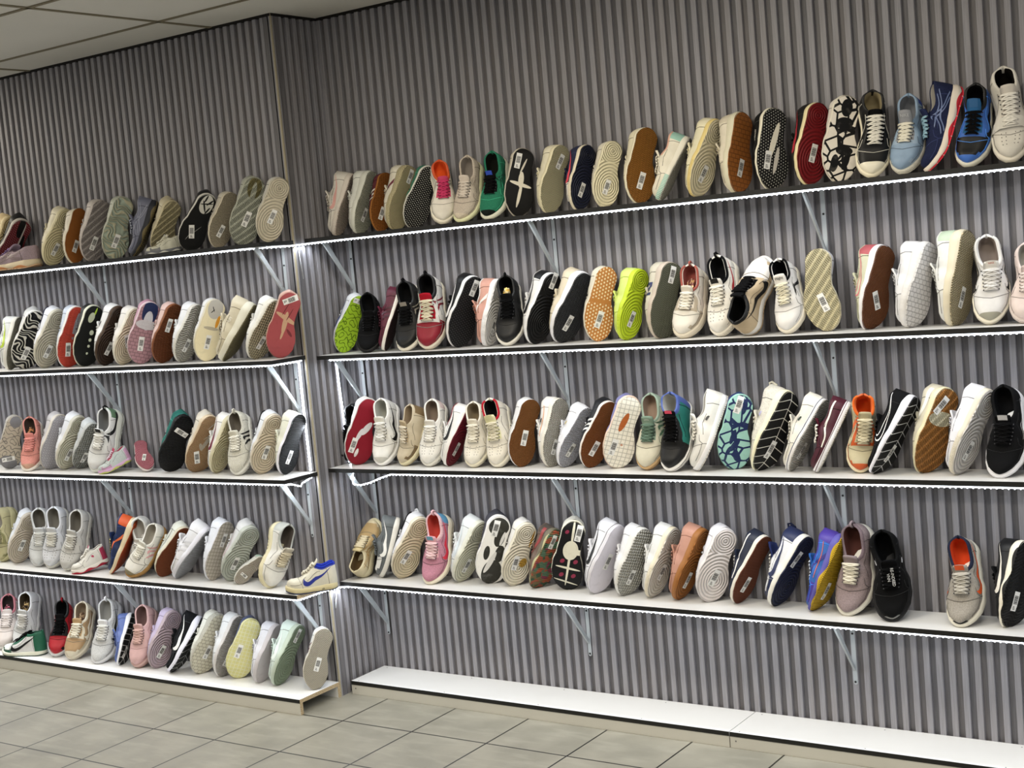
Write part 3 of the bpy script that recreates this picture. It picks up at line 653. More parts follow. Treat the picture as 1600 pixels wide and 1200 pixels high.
    if g('holes'):
        V, F = [], []
        for i in range(4):
            for j in (-1.5, -.5, .5, 1.5):
                s = .13 + i * .045; k = K - 1 - abs(j) * 2.1; p = upper_pt(st, foot, s, k, 1 if j > 0 else -1); box(V, F, (p[0]-.0014, p[1]-.0014, p[2]-.001), (p[0]+.0014, p[1]+.0014, p[2]+.0006))
        obj('toe_perforations', V, F, m_plain('55524e', .9), root)
    if g('toecap'):
        V, F = [], []; n = 0
        ss = [0, .004, .012, .03, .05, .075, .10, .125]
        for s in ss:
            for c in range(NW):
                k = c if c < K else NW - 1 - c; sg = 1 if c < K else -1; p = upper_pt(st, foot, s, k, sg); V.append((p[0] - .002, p[1] * 1.02, p[2] + .0012))
        F = [(i * NW + c, i * NW + c + 1, (i + 1) * NW + c + 1, (i + 1) * NW + c) for i in range(len(ss) - 1) for c in range(NW - 1)]
        obj('toe_cap', V, F, m_plain(g('toecap'), .35), root)
    # price sticker with barcode on the sole
    B = g('B')
    if B:
        bx, by, ang = B; c_, s_ = math.cos(ang), math.sin(ang)
        def P(u, v, h): x = bx + u * c_ - v * s_; y = by + u * s_ + v * c_; return (x, y, zb(st, max(0, x / L0)) - h)
        def patch(u0, u1, v0, v1, h, V, F):
            n = len(V); m = 4
            for i in range(m + 1):
                for v in (v0, v1): V.append(P(lerp(u0, u1, i / m), v, h))
            for i in range(m): F.append((n + 2*i, n + 2*i + 1, n + 2*i + 3, n + 2*i + 2))
        V, F = [], []; patch(-.033, .033, -.0122, .0122, .0012, V, F); stk = obj('price_sticker', V, F, m_plain(g('BC', 'e9e9e6'), .5), root, smooth=False)
        V, F = [], []; u = -.009
        for wd in (.0012, .0006, .0018, .0006, .001, .0016, .0006, .0012, .0018, .0006, .0012): patch(u, u + wd * 1.4, -.0088, .0088, .0016, V, F); u += wd * 1.4 + .0011
        for i in range(3): patch(-.028 + i * .0045, -.026 + i * .0045, -.006, .005 - i * .002, .0016, V, F)
        obj('barcode', V, F, m_plain('2b2b2b', .6), stk, smooth=False)
    return root
GROUPS = {'r1': 'shoes on the top shelf of the right-hand wall', 'r2': 'shoes on the second shelf of the right-hand wall', 'r3': 'shoes on the third shelf of the right-hand wall', 'r4': 'shoes on the fourth shelf of the right-hand wall', 'l1': 'shoes on the top shelf of the left-hand wall', 'l2': 'shoes on the second shelf of the left-hand wall', 'l3': 'shoes on the third shelf of the left-hand wall', 'l4': 'shoes on the fourth shelf of the left-hand wall', 'l5': 'shoes on the low plinth'}
# ---------------- the shoes: row, place, turn (quaternion), size, last, colours and marks, label ----------------
SHOES = [
 ('r1', (0.1017, -0.105, 1.7726), (0.7782, 0.0169, -0.5907, 0.2126), 0.8347, 'court',
  dict(U='dcd6cc', K=[('tick', 'd9a49c')], M='d8cfc4', O='cfc0b4', P='lines'),
  'white low sneaker with faded pink side mark, nearest the corner on the right-hand top shelf'),
 ('r1', (0.2125, -0.1086, 1.7747), (0.7619, -0.0794, -0.6295, 0.1306), 0.8127, 'chunky',
  dict(U='dfe0d8', M='d6d7cc', O='bdbfae', P='lines', B=(0.085, 0, 0.15), zs=0.88),
  'all-white sneaker with pale grey-green sole between the pink-marked shoe and the toffee gum sole'),
 ('r1', (0.3036, -0.105, 1.7762), (0.6986, -0.2186, -0.6813, -0.0036), 0.7607, 'skate',
  dict(U='5c2630', K=[('bars', 'e8e4da')], M='a0662c', O='a0632a', P='lines', B=(0.085, 0, 0.15), zs=0.88),
  'plain toffee-brown gum sole with burgundy white-barred upper, on the right-hand top shelf'),
 ('r1', (0.3942, -0.119, 1.7746), (0.7743, -0.1504, -0.6122, 0.0553), 0.8122, 'chunky',
  dict(U='e2dccb', K=[('slash', '6e3040')], M='cfc49c', MK='scale', O='bdb28c', P='waffle', B=(0.245, 0, 0.1)),
  'beige fish-scale sole with price sticker on its heel, left of the black dotted sole'),
 ('r1', (0.4537, -0.105, 1.7736), (0.7874, -0.2809, -0.5431, -0.0782), 0.7964, 'runner',
  dict(U='3f7a64', M='e4e2d8', O='1e1e1f', O2='e8e6dc', P='specks', zs=0.88),
  'black running sole peppered with white dots and a green edge, on the top shelf'),
 ('r1', (0.6256, -0.119, 1.769), (0.3725, 0.4502, -0.2161, 0.7823), 0.7831, 'mid',
  dict(U='e4dfd3', pan='c', U2='d9592c', T='c94a6c', LC='c93f6a', LN='e2622a', M='e6e0cf', tongue=0.02, zs=0.88),
  'white mid shoe with bright orange collar and pink laces, on the top shelf'),
 ('r1', (0.7048, -0.1086, 1.7628), (0.5666, 0.4222, -0.3184, 0.632), 0.8109, 'runner',
  dict(U='cfc3b4', knit=1, K=[('folds', 'a89a8e')], M='dfe0b8', T='d4c8bb', LC='d6cbbf', LN='8a827a', pan='t', U2='dccfbb'),
  'beige trainer with wavy ribbed upper and pale yellow midsole, on the top shelf'),
 ('r1', (0.8245, -0.105, 1.7628), (0.56, 0.402, -0.339, 0.6402), 0.8191, 'runner',
  dict(U='2f7f63', knit=1, T='17181a', LC='101113', LN='20241c', M='dcdccb', K=[('cross', '1b3f38')], badge='2b49b0', pan='t', U2='24302c'),
  'emerald green trainer with black tongue and black laces, on the top shelf'),
 ('r1', (0.9274, -0.105, 1.7745), (0.687, -0.3236, -0.6208, -0.1946), 0.801, 'runner',
  dict(U='d6cdbb', M='dcd4c4', O='1b1a1a', O2='e2dccb', P='none', BL=((0.155, 0, 0.035, 0.012, 0, 'e2dccb'), (0.09, 0.0, 0.055, 0.007, 0.1, 'e2dccb'), (0.135, 0, 0.008, 0.05, 0.2, 'e2dccb'), (0.215, 0.004, 0.035, 0.004, 0.35, 'd8d2c4')), B=(0.235, -0.022, 0.1)),
  'black and cream lobed sole just right of the emerald green trainer on the top shelf'),
 ('r1', (1.0568, -0.105, 1.7754), (0.7498, -0.2081, -0.6281, -0.0048), 0.8025, 'court',
  dict(U='e6dfc6', U2='23242a', pan='c', M='e3dbbb', O='cfc8a6', P='zigzag', B=(0.22, 0, 0.2)),
  'cream chunky sole with black collar panel, between the lobed sole and the navy sole'),
 ('r1', (1.1787, -0.105, 1.776), (0.7204, -0.2089, -0.6612, 0.0101), 0.7583, 'court',
  dict(U='262b45', U2='e8e2d6', pan='gv', K=[('tick', 'e0505f')], M='e6dcc4', O='1b1f33', B=(0.085, 0, 0.15)),
  'black-navy ringed sole with white midsole and coral tick on navy upper, on the top shelf'),
 ('r1', (1.2759, -0.105, 1.7755), (0.7099, -0.2874, -0.6354, -0.0979), 0.7549, 'court',
  dict(U='e2dccb', M='e6dfc2', O='dcd5b6', B=(0.085, 0, 0.15)),
  'cream ringed sole standing right of the navy ringed sole on the top shelf'),
 ('r1', (1.4097, -0.105, 1.7746), (0.7074, -0.2763, -0.6368, -0.1331), 0.8441, 'court',
  dict(U='e3dcc2', U2='b8c4b0', M='e6dfc6', MK='', O='a8702f', O2='8a5420', P='zigzag', B=(0.085, 0, 0.15)),
  'cream shoe with amber gum herringbone sole, tall one in mid top shelf'),
 ('r1', (1.4993, -0.105, 1.7716), (0.8294, -0.0063, -0.5178, 0.2097), 0.7621, 'court',
  dict(U='e9e3d2', U2='9fc9bb', pan='h', U3='e0b3a0', pan3='c', M='e8e4d6', MK='band', M2='8fc4b8', O='b9b8b0', P='lines'),
  'white low sneaker whose toe band is striped in mint and coral, on the top shelf'),
 ('r1', (1.6203, -0.105, 1.7749), (0.7898, -0.1907, -0.5829, 0.001), 0.8629, 'court',
  dict(U='e9e2c4', M='e2cd8a', O='cbc3a8', B=(0.085, 0, 0.15), zs=0.881),
  'white low sneaker with butter-yellow midsole and clear ringed sole, on the top shelf'),
 ('r1', (1.7712, -0.105, 1.776), (0.7037, -0.1742, -0.6886, -0.0173), 0.8593, 'chunky',
  dict(U='e2dac6', U2='d2c9b4', pan='geh', M='d9d4bc', O='8c5526', O2='6e3f18', P='blocks', B=(0.085, 0, 0.15), zs=0.88),
  'cream runner with dark caramel sole, left of the black and white racing shoe'),
 ('r1', (1.8818, -0.105, 1.775), (0.6714, -0.2877, -0.6562, -0.1894), 0.8437, 'runner',
  dict(U='2a2b2a', knit=1, M='e9e4d0', O='161617', O2='d8d6cc', P='specks', BL=((0.17, 0.0, 0.07, 0.011, 0.25, 'e6e1d0'), (0.1, 0.012, 0.05, 0.008, 0.15, 'c9c4ba')), B=(0.1, -0.022, 0.1), K=[('text:Voodoo', 'd9d6cc')], tw=0.045, trev=1, th=0.5),
  'white racing shoe with black dotted sole and script lettering on its side, top shelf'),
 ('r1', (2.0014, -0.105, 1.7747), (0.7108, -0.2692, -0.6379, -0.1241), 0.847, 'court',
  dict(U='25231f', K=[('tick', 'b3293a')], M='e8dcae', MK='', O='6f1218', B=(0.11, 0, 0.1)),
  'deep red ringed sole with cream midsole and black upper, on the right-hand top shelf'),
 ('r1', (2.092, -0.105, 1.7738), (0.6833, -0.3515, -0.5903, -0.2472), 0.8657, 'runner',
  dict(U='e4ded4', U2='9a3f2c', pan='c', M='e2dccd', O='ddd6ca', O2='17171a', P='pods', BL=((0.25, 0.0, 0.03, 0.02, 0, '17171a'), (0.2, 0.0, 0.018, 0.03, 0, '17171a'), (0.085, 0.0, 0.02, 0.004, 0.6, '17171a'), (0.07, 0.02, 0.03, 0.012, 0.2, '17171a'), (0.06, -0.018, 0.03, 0.014, 0, '17171a'), (0.105, 0.01, 0.016, 0.03, 0, '17171a')), zs=0.881),
  'white and black sole with scalloped lumps and rust-red upper edge, left of the canvas high-top'),
 ('r1', (2.2101, -0.119, 1.7697), (0.4694, 0.4644, -0.2789, 0.6973), 0.8287, 'high',
  dict(U='1c1c1e', T='18181a', LC='e8e4d8', LN='a39778', M='ece4cc', toecap='ece6d2', nl=8, ST='d8d4c8', EY='d8d8d8', zs=0.88),
  'black canvas high-top with white rubber toe cap and thick white laces, on the top shelf'),
 ('r1', (2.3008, -0.105, 1.7686), (0.6032, 0.3875, -0.3553, 0.5998), 0.7932, 'court',
  dict(U='8ba3bd', U2='2d4aa0', pan='h', U3='9cb2c8', pan3='ge', T='8f9196', LC='e6e2d2', LN='76797f', M='dcd9cb', tongue=0.05, TX=[('NIKE', 0.016, 0.017)], TXC='c6c8cc'),
  'sky-blue trainer with grey padded tongue lettered in capitals, on the top shelf'),
 ('r1', (2.3936, -0.1086, 1.7658), (0.7864, 0.1012, -0.5516, 0.2591), 0.8733, 'runner',
  dict(U='252c4c', knit=1, K=[('cross', '6f7fa8')], M='e8ddcf', O='d6303f', O2='e8b9b0', P='seg', LC='8fb2c4', MK='low', M2='d8323f', zs=0.975),
  'navy running shoe with crossed side lines and coral-red sole, leaning right, top shelf'),
 ('r1', (2.488, -0.105, 1.7689), (0.5969, 0.4114, -0.33, 0.6046), 0.7873, 'mid',
  dict(U='3f6fc4', U2='17181b', pan='vc', U3='3f6fc4', pan3='tgh', T='2f5f8e', LC='131316', LN='131417', K=[('tick', '131417')], M='dcdacb', tongue=0.05, badge='2f5f8e', zs=0.88),
  'black and royal-blue leather sneaker with blue tongue and black laces, on the top shelf'),
 ('r1', (2.6094, -0.1098, 1.7702), (0.4922, 0.4108, -0.3407, 0.6877), 0.8547, 'high',
  dict(U='d8d3c8', T='cfc8bd', LC='e8e4da', LN='2a2622', M='dfd9cb', strap='dad6cc', tongue=0.03, holes=1, zs=0.951),
  'off-white leather high-top with a strap across the forefoot, rightmost full shoe on the top shelf'),
 ('r1', (2.7022, -0.105, 1.7697), (0.568, 0.3443, -0.3655, 0.6521), 0.7223, 'court',
  dict(U='b9a7a2', U2='9a4a4c', pan='h', zs=0.951),
  'reddish-grey sneaker cut off by the right edge of the photo on the top shelf'),
 ('r2', (0.0482, -0.105, 1.3285), (0.7917, -0.2735, -0.5442, -0.0468), 0.7987, 'skate',
  dict(U='dfe2e6', K=[('tick', '2b3f7d')], M='e2e2e6', O='93b52c', O2='5f7d17', P='maze', B=(0.262, 0, 1.57)),
  'lime-green patterned sole with white rim, at the corner end of the right-hand second shelf'),
 ('r2', (0.2085, -0.1158, 1.3155), (0.4356, 0.4538, -0.2533, 0.735), 0.7816, 'runner',
  dict(U='1a1b1e', knit=1, T='17181a', LC='121214', LN='0f1012', M='1b1b1d', zs=0.975),
  'small all-black knit trainer tucked right of the lime-green sole'),
 ('r2', (0.2817, -0.105, 1.3254), (0.7822, 0.0443, -0.5724, 0.242), 0.8264, 'skate',
  dict(U='5a2233', K=[('bars', '431a27')], M='e8e3da', O='33141a', P='waffle', LC='4a1c2a', zs=0.88),
  'burgundy suede sneaker with burgundy bars and off-white midsole, on the second shelf'),
 ('r2', (0.4088, -0.119, 1.317), (0.5081, 0.4037, -0.3579, 0.6714), 0.8979, 'runner',
  dict(U='1b1c1e', U2='1b1c1e', T='202124', LC='111214', LN='0e0e10', M='dcd7c8', K=[('two', '8a857a')], tab='17171a', badge='8d8880', zs=0.88),
  'black trainer with grey forked overlay and cream midsole, on the second shelf'),
 ('r2', (0.5098, -0.119, 1.3211), (0.4849, 0.4568, -0.3177, 0.6747), 0.9145, 'mid',
  dict(U='e4e1dc', U2='8c1f2f', pan='tgv', U3='1b1b1e', pan3='c', T='a81c2c', LC='ddd5bd', LN='1a1a1c', M='dcd4c2', K=[('two', '7c1b2a')], tab='1c1c1f', tongue=0.03),
  'red, white and black basketball shoe with cream laces, on the second shelf'),
 ('r2', (0.6097, -0.105, 1.3266), (0.7912, -0.2101, -0.573, -0.0408), 0.9178, 'court',
  dict(U='1d1d1f', K=[('tick', 'e4e4e4')], M='e6e6e6', MK='', O='17171a', O2='4a4a4c', P='specks', B=(0.245, 0, 0.1)),
  'black speckled ringed sole with white midsole, right of the red and white basketball shoe'),
 ('r2', (0.7598, -0.105, 1.3273), (0.7447, -0.0688, -0.648, 0.1443), 0.8349, 'court',
  dict(U='cf9c8c', U2='e3e1dd', pan='c', M='e6e5e6', O='c9c7c4', K=[('slash', 'e6e1dc')], B=(0.085, 0, 0.15)),
  'dusty pink sneaker with thick white midsole, on the second shelf'),
 ('r2', (0.8527, -0.1074, 1.3217), (0.4762, 0.4389, -0.3043, 0.6986), 0.8344, 'mid',
  dict(U='141517', T='141517', LC='0f1012', LN='17171a', M='dedbd0', tab='141517', zs=0.88),
  'black shoe stuffed with gold paper, right of the dusty pink sneaker on the second shelf'),
 ('r2', (0.9488, -0.105, 1.3268), (0.7897, -0.1978, -0.5805, -0.0128), 0.8779, 'court',
  dict(U='e2e0dc', U2='1b1b1e', pan='eh', M='e8e8e8', MK='', O='161618', K=[('tick', '1b1b1e')], B=(0.262, 0, 0.1)),
  'black ringed sole with white midsole, left of the dark grey chunky sole on second shelf'),
 ('r2', (1.059, -0.105, 1.3256), (0.8175, -0.208, -0.5363, -0.03), 0.879, 'chunky',
  dict(U='d9cdb4', U2='e4dcc8', pan='e', M='e4e4e8', O='34363a', O2='1f2023', P='zigzag', K=[('text:FILA', 'b5a98f')], tw=0.05, trev=1, ts=0.62, B=(0.085, 0, 0.15)),
  'cream shoe with four side letters and charcoal tread sole, on the right-hand second shelf'),
 ('r2', (1.201, -0.105, 1.3272), (0.7184, -0.299, -0.6102, -0.1487), 0.8744, 'skate',
  dict(U='dcd6c4', U2='27593f', pan='c', M='e2dac4', O='a9713a', O2='ecdcb8', P='dots', B=(0.085, 0, 0.15), zs=0.904),
  'tan gum sole with white oval holes and a green heel strip, on the second shelf'),
 ('r2', (1.3222, -0.105, 1.3274), (0.7605, -0.1847, -0.6223, 0.0153), 0.8274, 'court',
  dict(U='cfe07c', M='c3d83c', O='b3c926', LC='d6e690', B=(0.085, 0, 0.15), ST='9db23c'),
  'neon yellow-green low sneaker, all one colour with matching sole, on the second shelf'),
 ('r2', (1.4557, -0.105, 1.3268), (0.7363, -0.2276, -0.6316, -0.085), 0.8584, 'chunky',
  dict(U='cbc5b4', U2='b3b09f', pan='c', K=[('N', '2a2f5c')], M='c3b6a8', O='6f7260', O2='4e5142', P='zigzag', B=(0.245, 0, 0.1)),
  'grey suede runner with navy letter N and olive-grey lugged sole, on the second shelf'),
 ('r2', (1.5481, -0.105, 1.3186), (0.5991, 0.4086, -0.3316, 0.6035), 0.8088, 'chunky',
  dict(U='e2ddd2', U2='b7ab98', pan='ge', T='dcd4c8', LC='ece6d8', LN='8e4b45', collar='a0584e', M='dfd5c2', tab='a25a50'),
  'beige and white runner with dusty-rose lining and grey toe overlay, on the second shelf'),
 ('r2', (1.6871, -0.105, 1.3221), (0.5818, 0.3506, -0.42, 0.6018), 0.8783, 'court',
  dict(U='e8e5dd', K=[('tick', 'a81f2c')], T='e6e1d8', LC='ede9dd', LN='17181b', collar='1b1c1f', M='ece6d8', tab='1a1a1c', badge='1a1a1c', holes=1),
  'white low sneaker with a red tick and black lining, on the second shelf'),
 ('r2', (1.8013, -0.01, 1.557), (0.552, 0.3781, 0.3776, -0.6401), 0.8926, 'mid',
  dict(U='c9b596', U2='e6e4e2', pan='tv', U3='17181b', pan3='c', T='16171a', LC='131316', LN='101012', K=[('tick', '17181b')], M='dedcd8', O='c2a67e', zs=0.927),
  'gold, black and white sneaker standing on its heel with the toe pointing up, second shelf'),
 ('r2', (1.9232, -0.119, 1.3236), (0.546, 0.3259, -0.4091, 0.6544), 0.7911, 'mid',
  dict(U='e6e4e2', T='e6e3dd', LC='e9e3cc', LN='15161a', collar='17181c', K=[('slash', '26282e')], M='e0d9c8', TX=[('Flight', 0.013, 0.017)], TXC='222222', tongue=0.042, zs=0.88),
  'white sneaker with black lining and handwritten script on its tongue, second shelf'),
 ('r2', (2.0194, -0.105, 1.3272), (-0.4974, 0.4684, 0.5729, 0.4528), 0.8682, 'court',
  dict(U='dedee4', K=[('bars', '8f9298')], M='e4dcc2', O='c6bc98', O2='ded6b8', P='diag', B=(0.1, 0.006, -0.35), zs=0.88),
  'cream geometric-tread sole leaning left with white and grey barred upper, second shelf'),
 ('r2', (2.1676, -0.105, 1.3259), (0.7425, -0.221, -0.6286, -0.0688), 0.8691, 'runner',
  dict(U='c9c9ae', U2='b25a60', pan='h', U3='8e3a34', pan3='e', K=[('ticklines', 'dc6c7c')], M='e9e6e8', MK='', O='6f4122', O2='4e2c14', P='waffle', B=(0.1, -0.005, -0.5)),
  'pink, mint and rust sneaker with a chocolate-brown sole, on the second shelf'),
 ('r2', (2.2938, -0.105, 1.3267), (0.7653, -0.1786, -0.6183, -0.0082), 0.8644, 'chunky',
  dict(U='e6e6e8', M='e4e2e0', MK='blockrib', O='c9c7c6', P='blocks'),
  'all-white chunky sneaker with ribbed toe band, left of the yellowed chunky shoe on second shelf'),
 ('r2', (2.4265, -0.105, 1.3272), (0.7366, -0.14, -0.6617, 0.0075), 0.9427, 'chunky',
  dict(U='e6e6e2', U2='c0d0b8', pan='h', M='ded5bd', O='b7aa8a', P='zigzag', B=(0.085, 0, 0.15), zs=0.881),
  'tall white sneaker with yellowed thick sole and pale green heel, on the second shelf'),
 ('r2', (2.5252, -0.105, 1.3228), (0.4999, 0.4283, -0.3334, 0.6749), 0.8704, 'skate',
  dict(U='e8e7e6', U2='a7a595', pan='t', T='e4e1da', LC='dfddda', LN='8c8078', M='ece6d4', K=[('tick', '17181b')], badge='e9e4dc', TX=[('NIKE', 0.011, 0.009)], TXC='c2482e', collar='dcdad6', zs=0.951),
  'white low sneaker with grey toe tip and small red tongue lettering, right-hand second shelf'),
 ('r2', (2.6183, -0.105, 1.321), (0.55, 0.4113, -0.3216, 0.6519), 0.7709, 'court',
  dict(U='e2d2cc', T='e0cfca', LC='e4d8d2', M='e0d3cc'),
  'pale pink padded sneaker cut by the right edge of the photo on the second shelf'),
 ('r3', (-0.0032, -0.05, 0.8864), (0.5382, 0.5376, -0.3613, 0.5392), 0.8042, 'court',
  dict(U='1b1c20', T='17181b', LC='101113', LN='101113', M='1d1e22', zs=0.88),
  'black sneaker mostly hidden behind the dark red sole at the corner end of third shelf'),
 ('r3', (0.0873, -0.1307, 0.8903), (0.753, -0.2878, -0.5802, -0.116), 0.9083, 'runner',
  dict(U='dedbd6', M='e4e2de', O='7c1424', O2='6a0e1c', P='none', BL=((0.165, 0.012, 0.034, 0.013, 0.5, 'dcdadd'), (0.135, -0.012, 0.03, 0.009, 0.3, 'dcdadd'), (0.055, -0.006, 0.02, 0.007, 0.1, 'e4e2de')), B=(0.085, -0.028, 0.1), zs=0.88),
  'dark red sole with white gaps, first on the third shelf by the light strip'),
 ('r3', (0.2218, -0.1062, 0.8853), (0.5311, 0.4142, -0.3443, 0.6541), 0.8582, 'mid',
  dict(U='e6e5e0', U2='c9c7be', pan='t', K=[('tick', '17181a')], T='d9d7ce', LC='e8e7e2', LN='a9a9a0', M='eae9e6', tongue=0.03, zs=0.88),
  'white mid-top with large black tick and grey toe tip, second on the third shelf'),
 ('r3', (0.3231, -0.1017, 0.8843), (0.6969, 0.3517, -0.3788, 0.4972), 0.779, 'mid',
  dict(U='c6b9a0', U2='7a6546', pan='gh', T='b3a286', LC='d9cfbc', LN='8c7a62', M='d9d0ae', MK='', O='b9ab85', tongue=0.03, zs=0.951),
  'beige sneaker with snake-print brown panels and cream midsole, on the third shelf'),
 ('r3', (0.4474, -0.1044, 0.8848), (0.5313, 0.4347, -0.3277, 0.6492), 0.8485, 'court',
  dict(U='e6e3dc', U2='d6c2be', pan='h', T='dcd8d0', LC='e6e3da', LN='77685a', M='e2dfd4', K=[('tick_small', '26282c')], holes=1, zs=0.951),
  'white low sneaker with pale pink heel and tiny black tick, on the third shelf'),
 ('r3', (0.5336, -0.1133, 0.8904), (0.8016, -0.0967, -0.5671, 0.1625), 0.7955, 'court',
  dict(U='e4e3e0', U2='7c1f2c', pan='c', K=[('tick', '1b1c20')], M='e6e3de', MK='', O='641020', B=(0.085, 0, 0.15), zs=0.951),
  'white shoe with black tick and wine-red sole, leaning right on the third shelf'),
 ('r3', (0.6557, -0.1092, 0.8851), (0.5259, 0.4043, -0.3214, 0.6757), 0.7977, 'mid',
  dict(U='e2ddd0', T='d9d2c2', LC='e8e2d2', LN='8a7c64', M='dcd5bf', holes=1, tongue=0.028, zs=0.904),
  'white mid-top with ankle strap and perforated toe, on the third shelf'),
 ('r3', (0.7627, -0.0986, 0.8859), (0.5064, 0.3831, -0.3775, 0.674), 0.8258, 'mid',
  dict(U='e4ded0', T='ddd8ae', LC='ddd6c0', LN='2a2624', collar='a8222f', M='e2dccb', tongue=0.036, badge='d9d5a8', holes=1),
  'white basketball shoe with red-lined collar and cream tongue plate, on the third shelf'),
 ('r3', (0.8385, -0.1075, 0.8913), (0.7256, -0.2994, -0.607, -0.1244), 0.8473, 'skate',
  dict(U='e2e2e2', M='e4e2e2', O='7d4e22', O2='5f3814', P='waffle', B=(0.125, 0, 0)),
  'brown waffle sole with thick white rim and centred price sticker, on the third shelf'),
 ('r3', (0.9684, -0.0904, 0.8898), (0.7486, -0.1568, -0.644, -0.0133), 0.8361, 'court',
  dict(U='e4e2de', K=[('line', 'd88a3c'), ('dot', '26282c')], M='dfdbd0', MK='', O='cbc7bc', P='zigzag', B=(0.085, 0, 0.15), zs=0.975),
  'white sneaker with a slim orange and black side stripe and ribbed pale sole, third shelf'),
 ('r3', (1.0217, -0.1005, 0.8913), (0.8196, -0.2052, -0.5345, 0.0207), 0.7847, 'skate',
  dict(U='e3e4ea', K=[('dot', 'c9b98c')], M='dfe0e6', O='bcbcc4', O2='a9a9b2', P='lines', B=(0.085, 0, 0.15)),
  'white quilted shoe with translucent lavender-grey sole, left of the black white-barred one, third shelf'),
 ('r3', (1.1224, -0.1024, 0.8919), (0.7908, -0.2822, -0.5369, -0.0823), 0.8439, 'skate',
  dict(U='25272e', K=[('bars', 'e6e6e6')], M='e6e0da', MK='', O='80481c', P='waffle', B=(0.085, 0, 0.15), LC='e2e2e2', zs=0.927),
  'black sneaker with white bars and brown gum sole, on the third shelf'),
 ('r3', (1.2355, -0.1108, 0.8899), (0.7368, -0.3486, -0.5412, -0.2065), 0.8773, 'runner',
  dict(U='7e7fae', U2='c98a9c', pan='vg', M='e8cdb8', O='dcd8cc', O2='c3bfb2', P='grid', BL=((0.19, -0.008, 0.04, 0.012, 0.25, 'b5622f'), (0.1, 0.005, 0.006, 0.0015, 0, 'b5622f'), (0.1, 0.005, 0.0015, 0.008, 0, 'b5622f')), B=(0.085, -0.024, 0.1), zs=0.88),
  'cream segmented sole with orange arch, runner in purple and blue behind, third shelf'),
 ('r3', (1.3722, -0.1053, 0.8864), (0.5742, 0.4034, -0.3692, 0.6093), 0.8744, 'skate',
  dict(U='cfcab6', U2='93a493', pan='ch', T='7f9484', LC='5f7566', LN='8a7666', K=[('bars', '4f6a55')], M='b99a70', MK='', O='a07a4a', TX=[('adidas', 0.01, 0.0095)], TXC='e2e6dc', tongue=0.034, zs=0.88),
  'off-white sneaker with sage-green bars, tongue and laces, third shelf'),
 ('r3', (1.4733, -0.1244, 0.885), (0.6034, 0.3727, -0.3529, 0.6103), 0.8435, 'high',
  dict(U='17181b', U2='2a7f76', pan='q', U3='4f63a8', pan3='hc', T='141416', LC='111113', LN='b9b9b4', M='e8e6e2', MK='line', M2='2a2a2e', badge='e0506e', tongue=0.02),
  'black skate high-top with teal, blue and pink patches, third shelf'),
 ('r3', (1.5662, -0.1153, 0.8872), (0.7957, 0.1067, -0.5257, 0.2813), 0.9046, 'skate',
  dict(U='e8e6e0', M='e8e7e8', O='dcd8d0', P='waffle', LC='e4e0d6', K=[('dot', '4a4a4a')], zs=0.951),
  'plain white canvas shoe seen from the side, between the skate high-top and the blue-mint sole'),
 ('r3', (1.6639, -0.0924, 0.8891), (0.6842, -0.3853, -0.5432, -0.2971), 0.8521, 'runner',
  dict(U='23346e', U2='4aa094', pan='c', M='9cc9bd', O='8fb9b0', O2='1d2a56', P='pods', BL=((0.1, 0.0, 0.03, 0.011, 0.5, '1d2a56'), (0.06, 0.01, 0.025, 0.012, -0.3, '1d2a56'), (0.13, -0.012, 0.03, 0.009, 0.2, '1d2a56'), (0.25, 0.015, 0.03, 0.01, 0.1, '1d2a56'), (0.245, 0.0, 0.02, 0.006, 0.2, 'd8dadc'), (0.075, -0.02, 0.02, 0.008, 0.4, '1d2a56')), B=(0.255, -0.008, 0.2), zs=0.88),
  'navy and mint patterned sole with sticker on its heel, third shelf'),
 ('r3', (1.7747, -0.1063, 0.8859), (0.8122, -0.2103, -0.542, -0.0479), 0.9366, 'runner',
  dict(U='dcd8cc', knit=1, K=[('dot', 'b9b4d8')], M='ebe6c8', O='141416', O2='dcd9cf', P='seg', B=(0.085, 0, 0.15), tab='d2cbb6'),
  'cream knit runner with thick midsole and black segmented sole, third shelf'),
 ('r3', (1.8758, -0.1019, 0.8897), (0.8435, -0.0963, -0.5195, 0.0964), 0.8658, 'skate',
  dict(U='e8e4da', M='e6e4e4', MK='line', M2='2c3350', O='bdb9b2', P='lines', K=[('dot', '2d3b33')], B=(0.085, 0, 0.15), zs=0.881),
  'white leather shoe with a tiny dark crocodile emblem and navy foxing line, third shelf'),
 ('r3', (1.9728, -0.1111, 0.888), (0.8319, 0.0181, -0.519, 0.1957), 0.8222, 'skate',
  dict(U='4a1a28', K=[('wave', 'e4dfd6')], M='e8e7ea', MK='line', M2='4a1a28', O='dcd8d0', P='waffle', LC='e8e4da', LN='7f827c', zs=0.88),
  'burgundy skate shoe with white wavy side stripe and thick white sole, third shelf'),
 ('r3', (2.1021, -0.0859, 0.8861), (0.4805, 0.4939, -0.3053, 0.6573), 0.803, 'high',
  dict(U='c9bf9e', U2='c95a28', pan='gte', U3='d4693a', pan3='c', T='bdb190', LC='d6ccae', LN='d96a2c', collar='d9662a', M='e0d4b4', tongue=0.03, flap='cf5f27', zs=0.88),
  'beige and orange leather high-top with open ankle strap, third shelf'),
 ('r3', (2.1647, -0.1233, 0.8854), (0.8413, -0.1479, -0.5168, 0.057), 0.896, 'runner',
  dict(U='1b1c20', knit=1, K=[('ticklines', 'e6e6e6')], M='e4e4ec', O='17181a', O2='dcdcdc', P='seg', B=(0.085, 0, 0.15), zs=0.881),
  'black running shoe with outlined white tick and white midsole, third shelf'),
 ('r3', (2.2991, -0.1027, 0.8886), (0.7646, -0.2767, -0.5648, -0.1409), 0.9044, 'runner',
